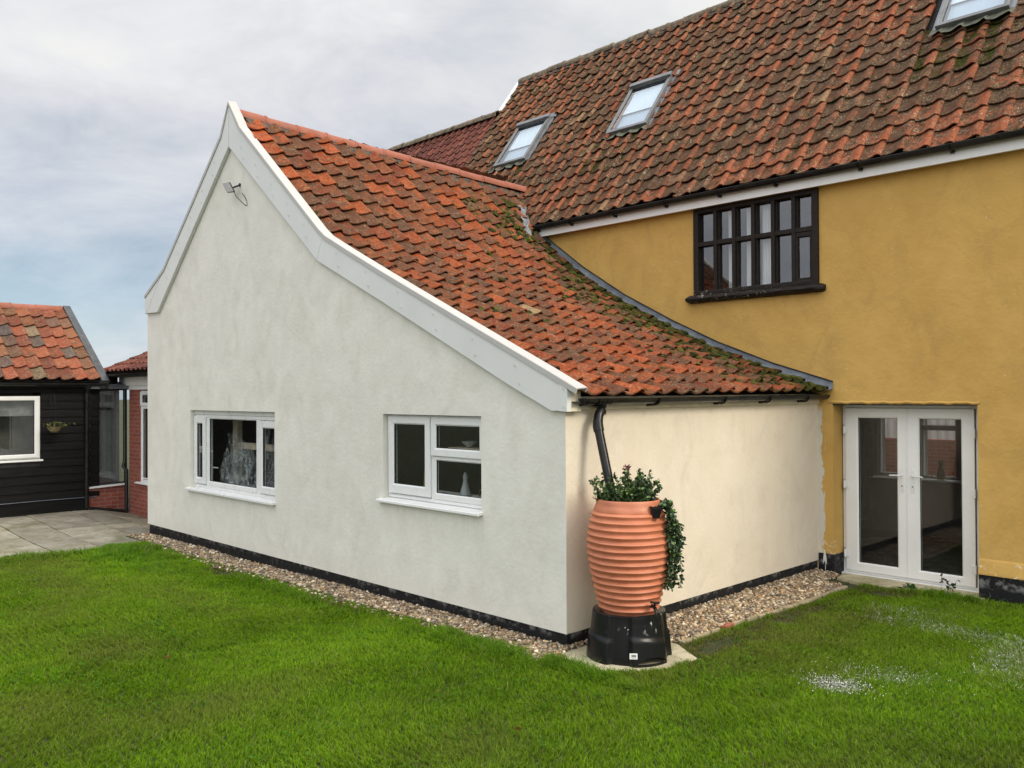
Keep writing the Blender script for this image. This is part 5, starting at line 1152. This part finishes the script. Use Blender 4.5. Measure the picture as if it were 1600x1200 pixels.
    m = (RNG.random(n) < .03)[:, None]; c = np.where(m, np.array([[.26, .22, .10]]), c)
    # plaster dust lying on the blades in patches
    m = RNG.random(n) < np.clip(white*.75, 0, .6); c[m] = c[m]*.25+np.array([.66, .68, .62])*.75
    q = (np.clip(white, 0, 1)*.55)[:, None]; c = c*(1-q)+np.array([.19, .23, .12])*q
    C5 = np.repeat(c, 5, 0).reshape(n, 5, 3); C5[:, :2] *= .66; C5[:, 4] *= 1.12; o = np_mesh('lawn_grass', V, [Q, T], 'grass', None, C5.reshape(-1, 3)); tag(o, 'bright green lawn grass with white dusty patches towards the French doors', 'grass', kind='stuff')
grass()
def clover():
    P_, D_, C_ = [], [], []
    for _ in range(260):
        x = random.uniform(-7.5, 4.2); y = random.uniform(-3.6, 4.2)
        a = np.array([x]), np.array([y])
        if not (lawn_mask(*a)[0] and in_frustum(*a)[0][0]): continue
        r = random.uniform(.03, .16); g = random.uniform(.8, 1.3)
        for k in range(int(900*r*r)+6):
            px, py = x+random.gauss(0, r), y+random.gauss(0, r)
            if not lawn_mask(np.array([px]), np.array([py]))[0]: continue
            z = float(gz(px, py))+random.uniform(.018, .038); an = random.random()*6.3
            for q in range(3): P_.append((px, py, z)); D_.append((math.cos(an+q*2.09), math.sin(an+q*2.09), random.uniform(.0, .35))); C_.append((.065*g, .17*g, .012*g))
    o = leaves('clover', np.array(P_), np.array(D_), .016, np.array(C_), None, 'grass', .05); tag(o, 'low clover leaves scattered in patches through the lawn', 'clover', kind='stuff')
clover()
def crumbs():
    P = np.concatenate([np.stack([RNG.normal(2.03, .15, 380), RNG.normal(.74, .10, 380)], 1), np.stack([RNG.normal(2.2, .28, 110), RNG.normal(1.15, .16, 110)], 1), np.stack([RNG.normal(2.75, .18, 90), RNG.normal(2.4, .5, 90)], 1), np.stack([RNG.normal(2.2, .55, 80), RNG.normal(3.0, .16, 80)], 1)]); n = len(P)
    T = np.array([(1, 1, 1), (1, -1, -1), (-1, 1, -1), (-1, -1, 1)])*.6; V = T[None]*RNG.uniform(.002, .006, (n, 1, 1))*RNG.uniform(.5, 1.4, (n, 4, 3)); z = gz(P[:, 0], P[:, 1])+RNG.uniform(.012, .038, n)
    V = (V+np.concatenate([P, z[:, None]], 1)[:, None]).reshape(-1, 3); b = (np.arange(n)*4)[:, None]; F = np.concatenate([b+np.array(q) for q in ((0, 1, 2), (0, 3, 1), (0, 2, 3), (1, 3, 2))])
    o = np_mesh('plaster_crumbs', V, [F], 'pebble', None, np.repeat(RNG.uniform(.6, .85, (n, 1))*np.ones((1, 3)), 4, 0)); tag(o, 'white crumbs of plaster spilt on the grass near the French doors', 'plaster', kind='stuff')
crumbs()
# weeds and small things
def weed(x, y, n, size, lab_, nm='broad_leaf_weed', up=.6):
    z = float(gz(x, y)); P_ = np.array([(x+random.gauss(0, size*.25), y+random.gauss(0, size*.25), z+random.random()*size*.4) for _ in range(n)]); D_ = np.array([(random.gauss(0, 1), random.gauss(0, 1), random.uniform(0, up)*2) for _ in range(n)])
    o = leaves(nm, P_, D_, size, green(n, (.02, .06, .012), (.06, .14, .025), .1), None); return tag(o, lab_, 'weed')
weed(1.12, 4.42, 10, .09, 'upright leafy weed at the middle of the doorstep'); weed(1.42, 4.44, 16, .07, 'low leafy weed right of the upright one by the doorstep')
o = weed(1.55, 4.50, 46, .030, 'spindly dark weed in front of the foot of the right door leaf'); 
P_, D_ = [], []; stem = MB()
for i in range(5):
    bx = 1.50+random.gauss(0, .04); p0 = Vector((bx, 4.55, -.08)); p1 = Vector((bx+random.gauss(0, .05), 4.52, .06+.10*random.random())); stem.tube([p0, p0.lerp(p1, .5)+Vector((random.gauss(0, .01), 0, 0)), p1], .0015, 4, False)
    for k in range(7): P_.append(p0.lerp(p1, .5+.5*random.random())); D_.append((random.gauss(0, 1), random.gauss(0, .5), random.gauss(0, .8)))
w2 = thing('spindly_weed', 'thin dark stems with tiny leaves growing up against the right glass door', 'weed', (1.5, 4.55, -.08)); leaves('foliage', np.array(P_), np.array(D_), .035, green(len(P_), (.008, .016, .006), (.02, .04, .012), 0), w2); stem.build('stems', 'stem', w2)
for i, (px, py, lb) in enumerate(((-2.1, -2.55, 'brown fallen leaf lying on the middle of the lawn'), (-6.3, -2.9, 'brown fallen leaf lying on the lawn near the patio end'), (1.0, -1.6, 'brown fallen leaf lying on the lawn in front of the water butt'))):
    o = leaves('fallen_leaf', np.array([(px, py, float(gz(px, py))+.05)]), np.array([(1., .4, .25)]), .05, np.array([[.20, .09, .035]]), None); tag(o, lb, 'leaf')
o = MB().box(-8.78, -8.45, -.16, -.10, -.12, -.045).build('timber_peg_board', simple('weathered_board', (.25, .14, .07), .85, .3), bevel=.005); tag(o, 'short weathered board at the patio corner of the rendered gable', 'board')
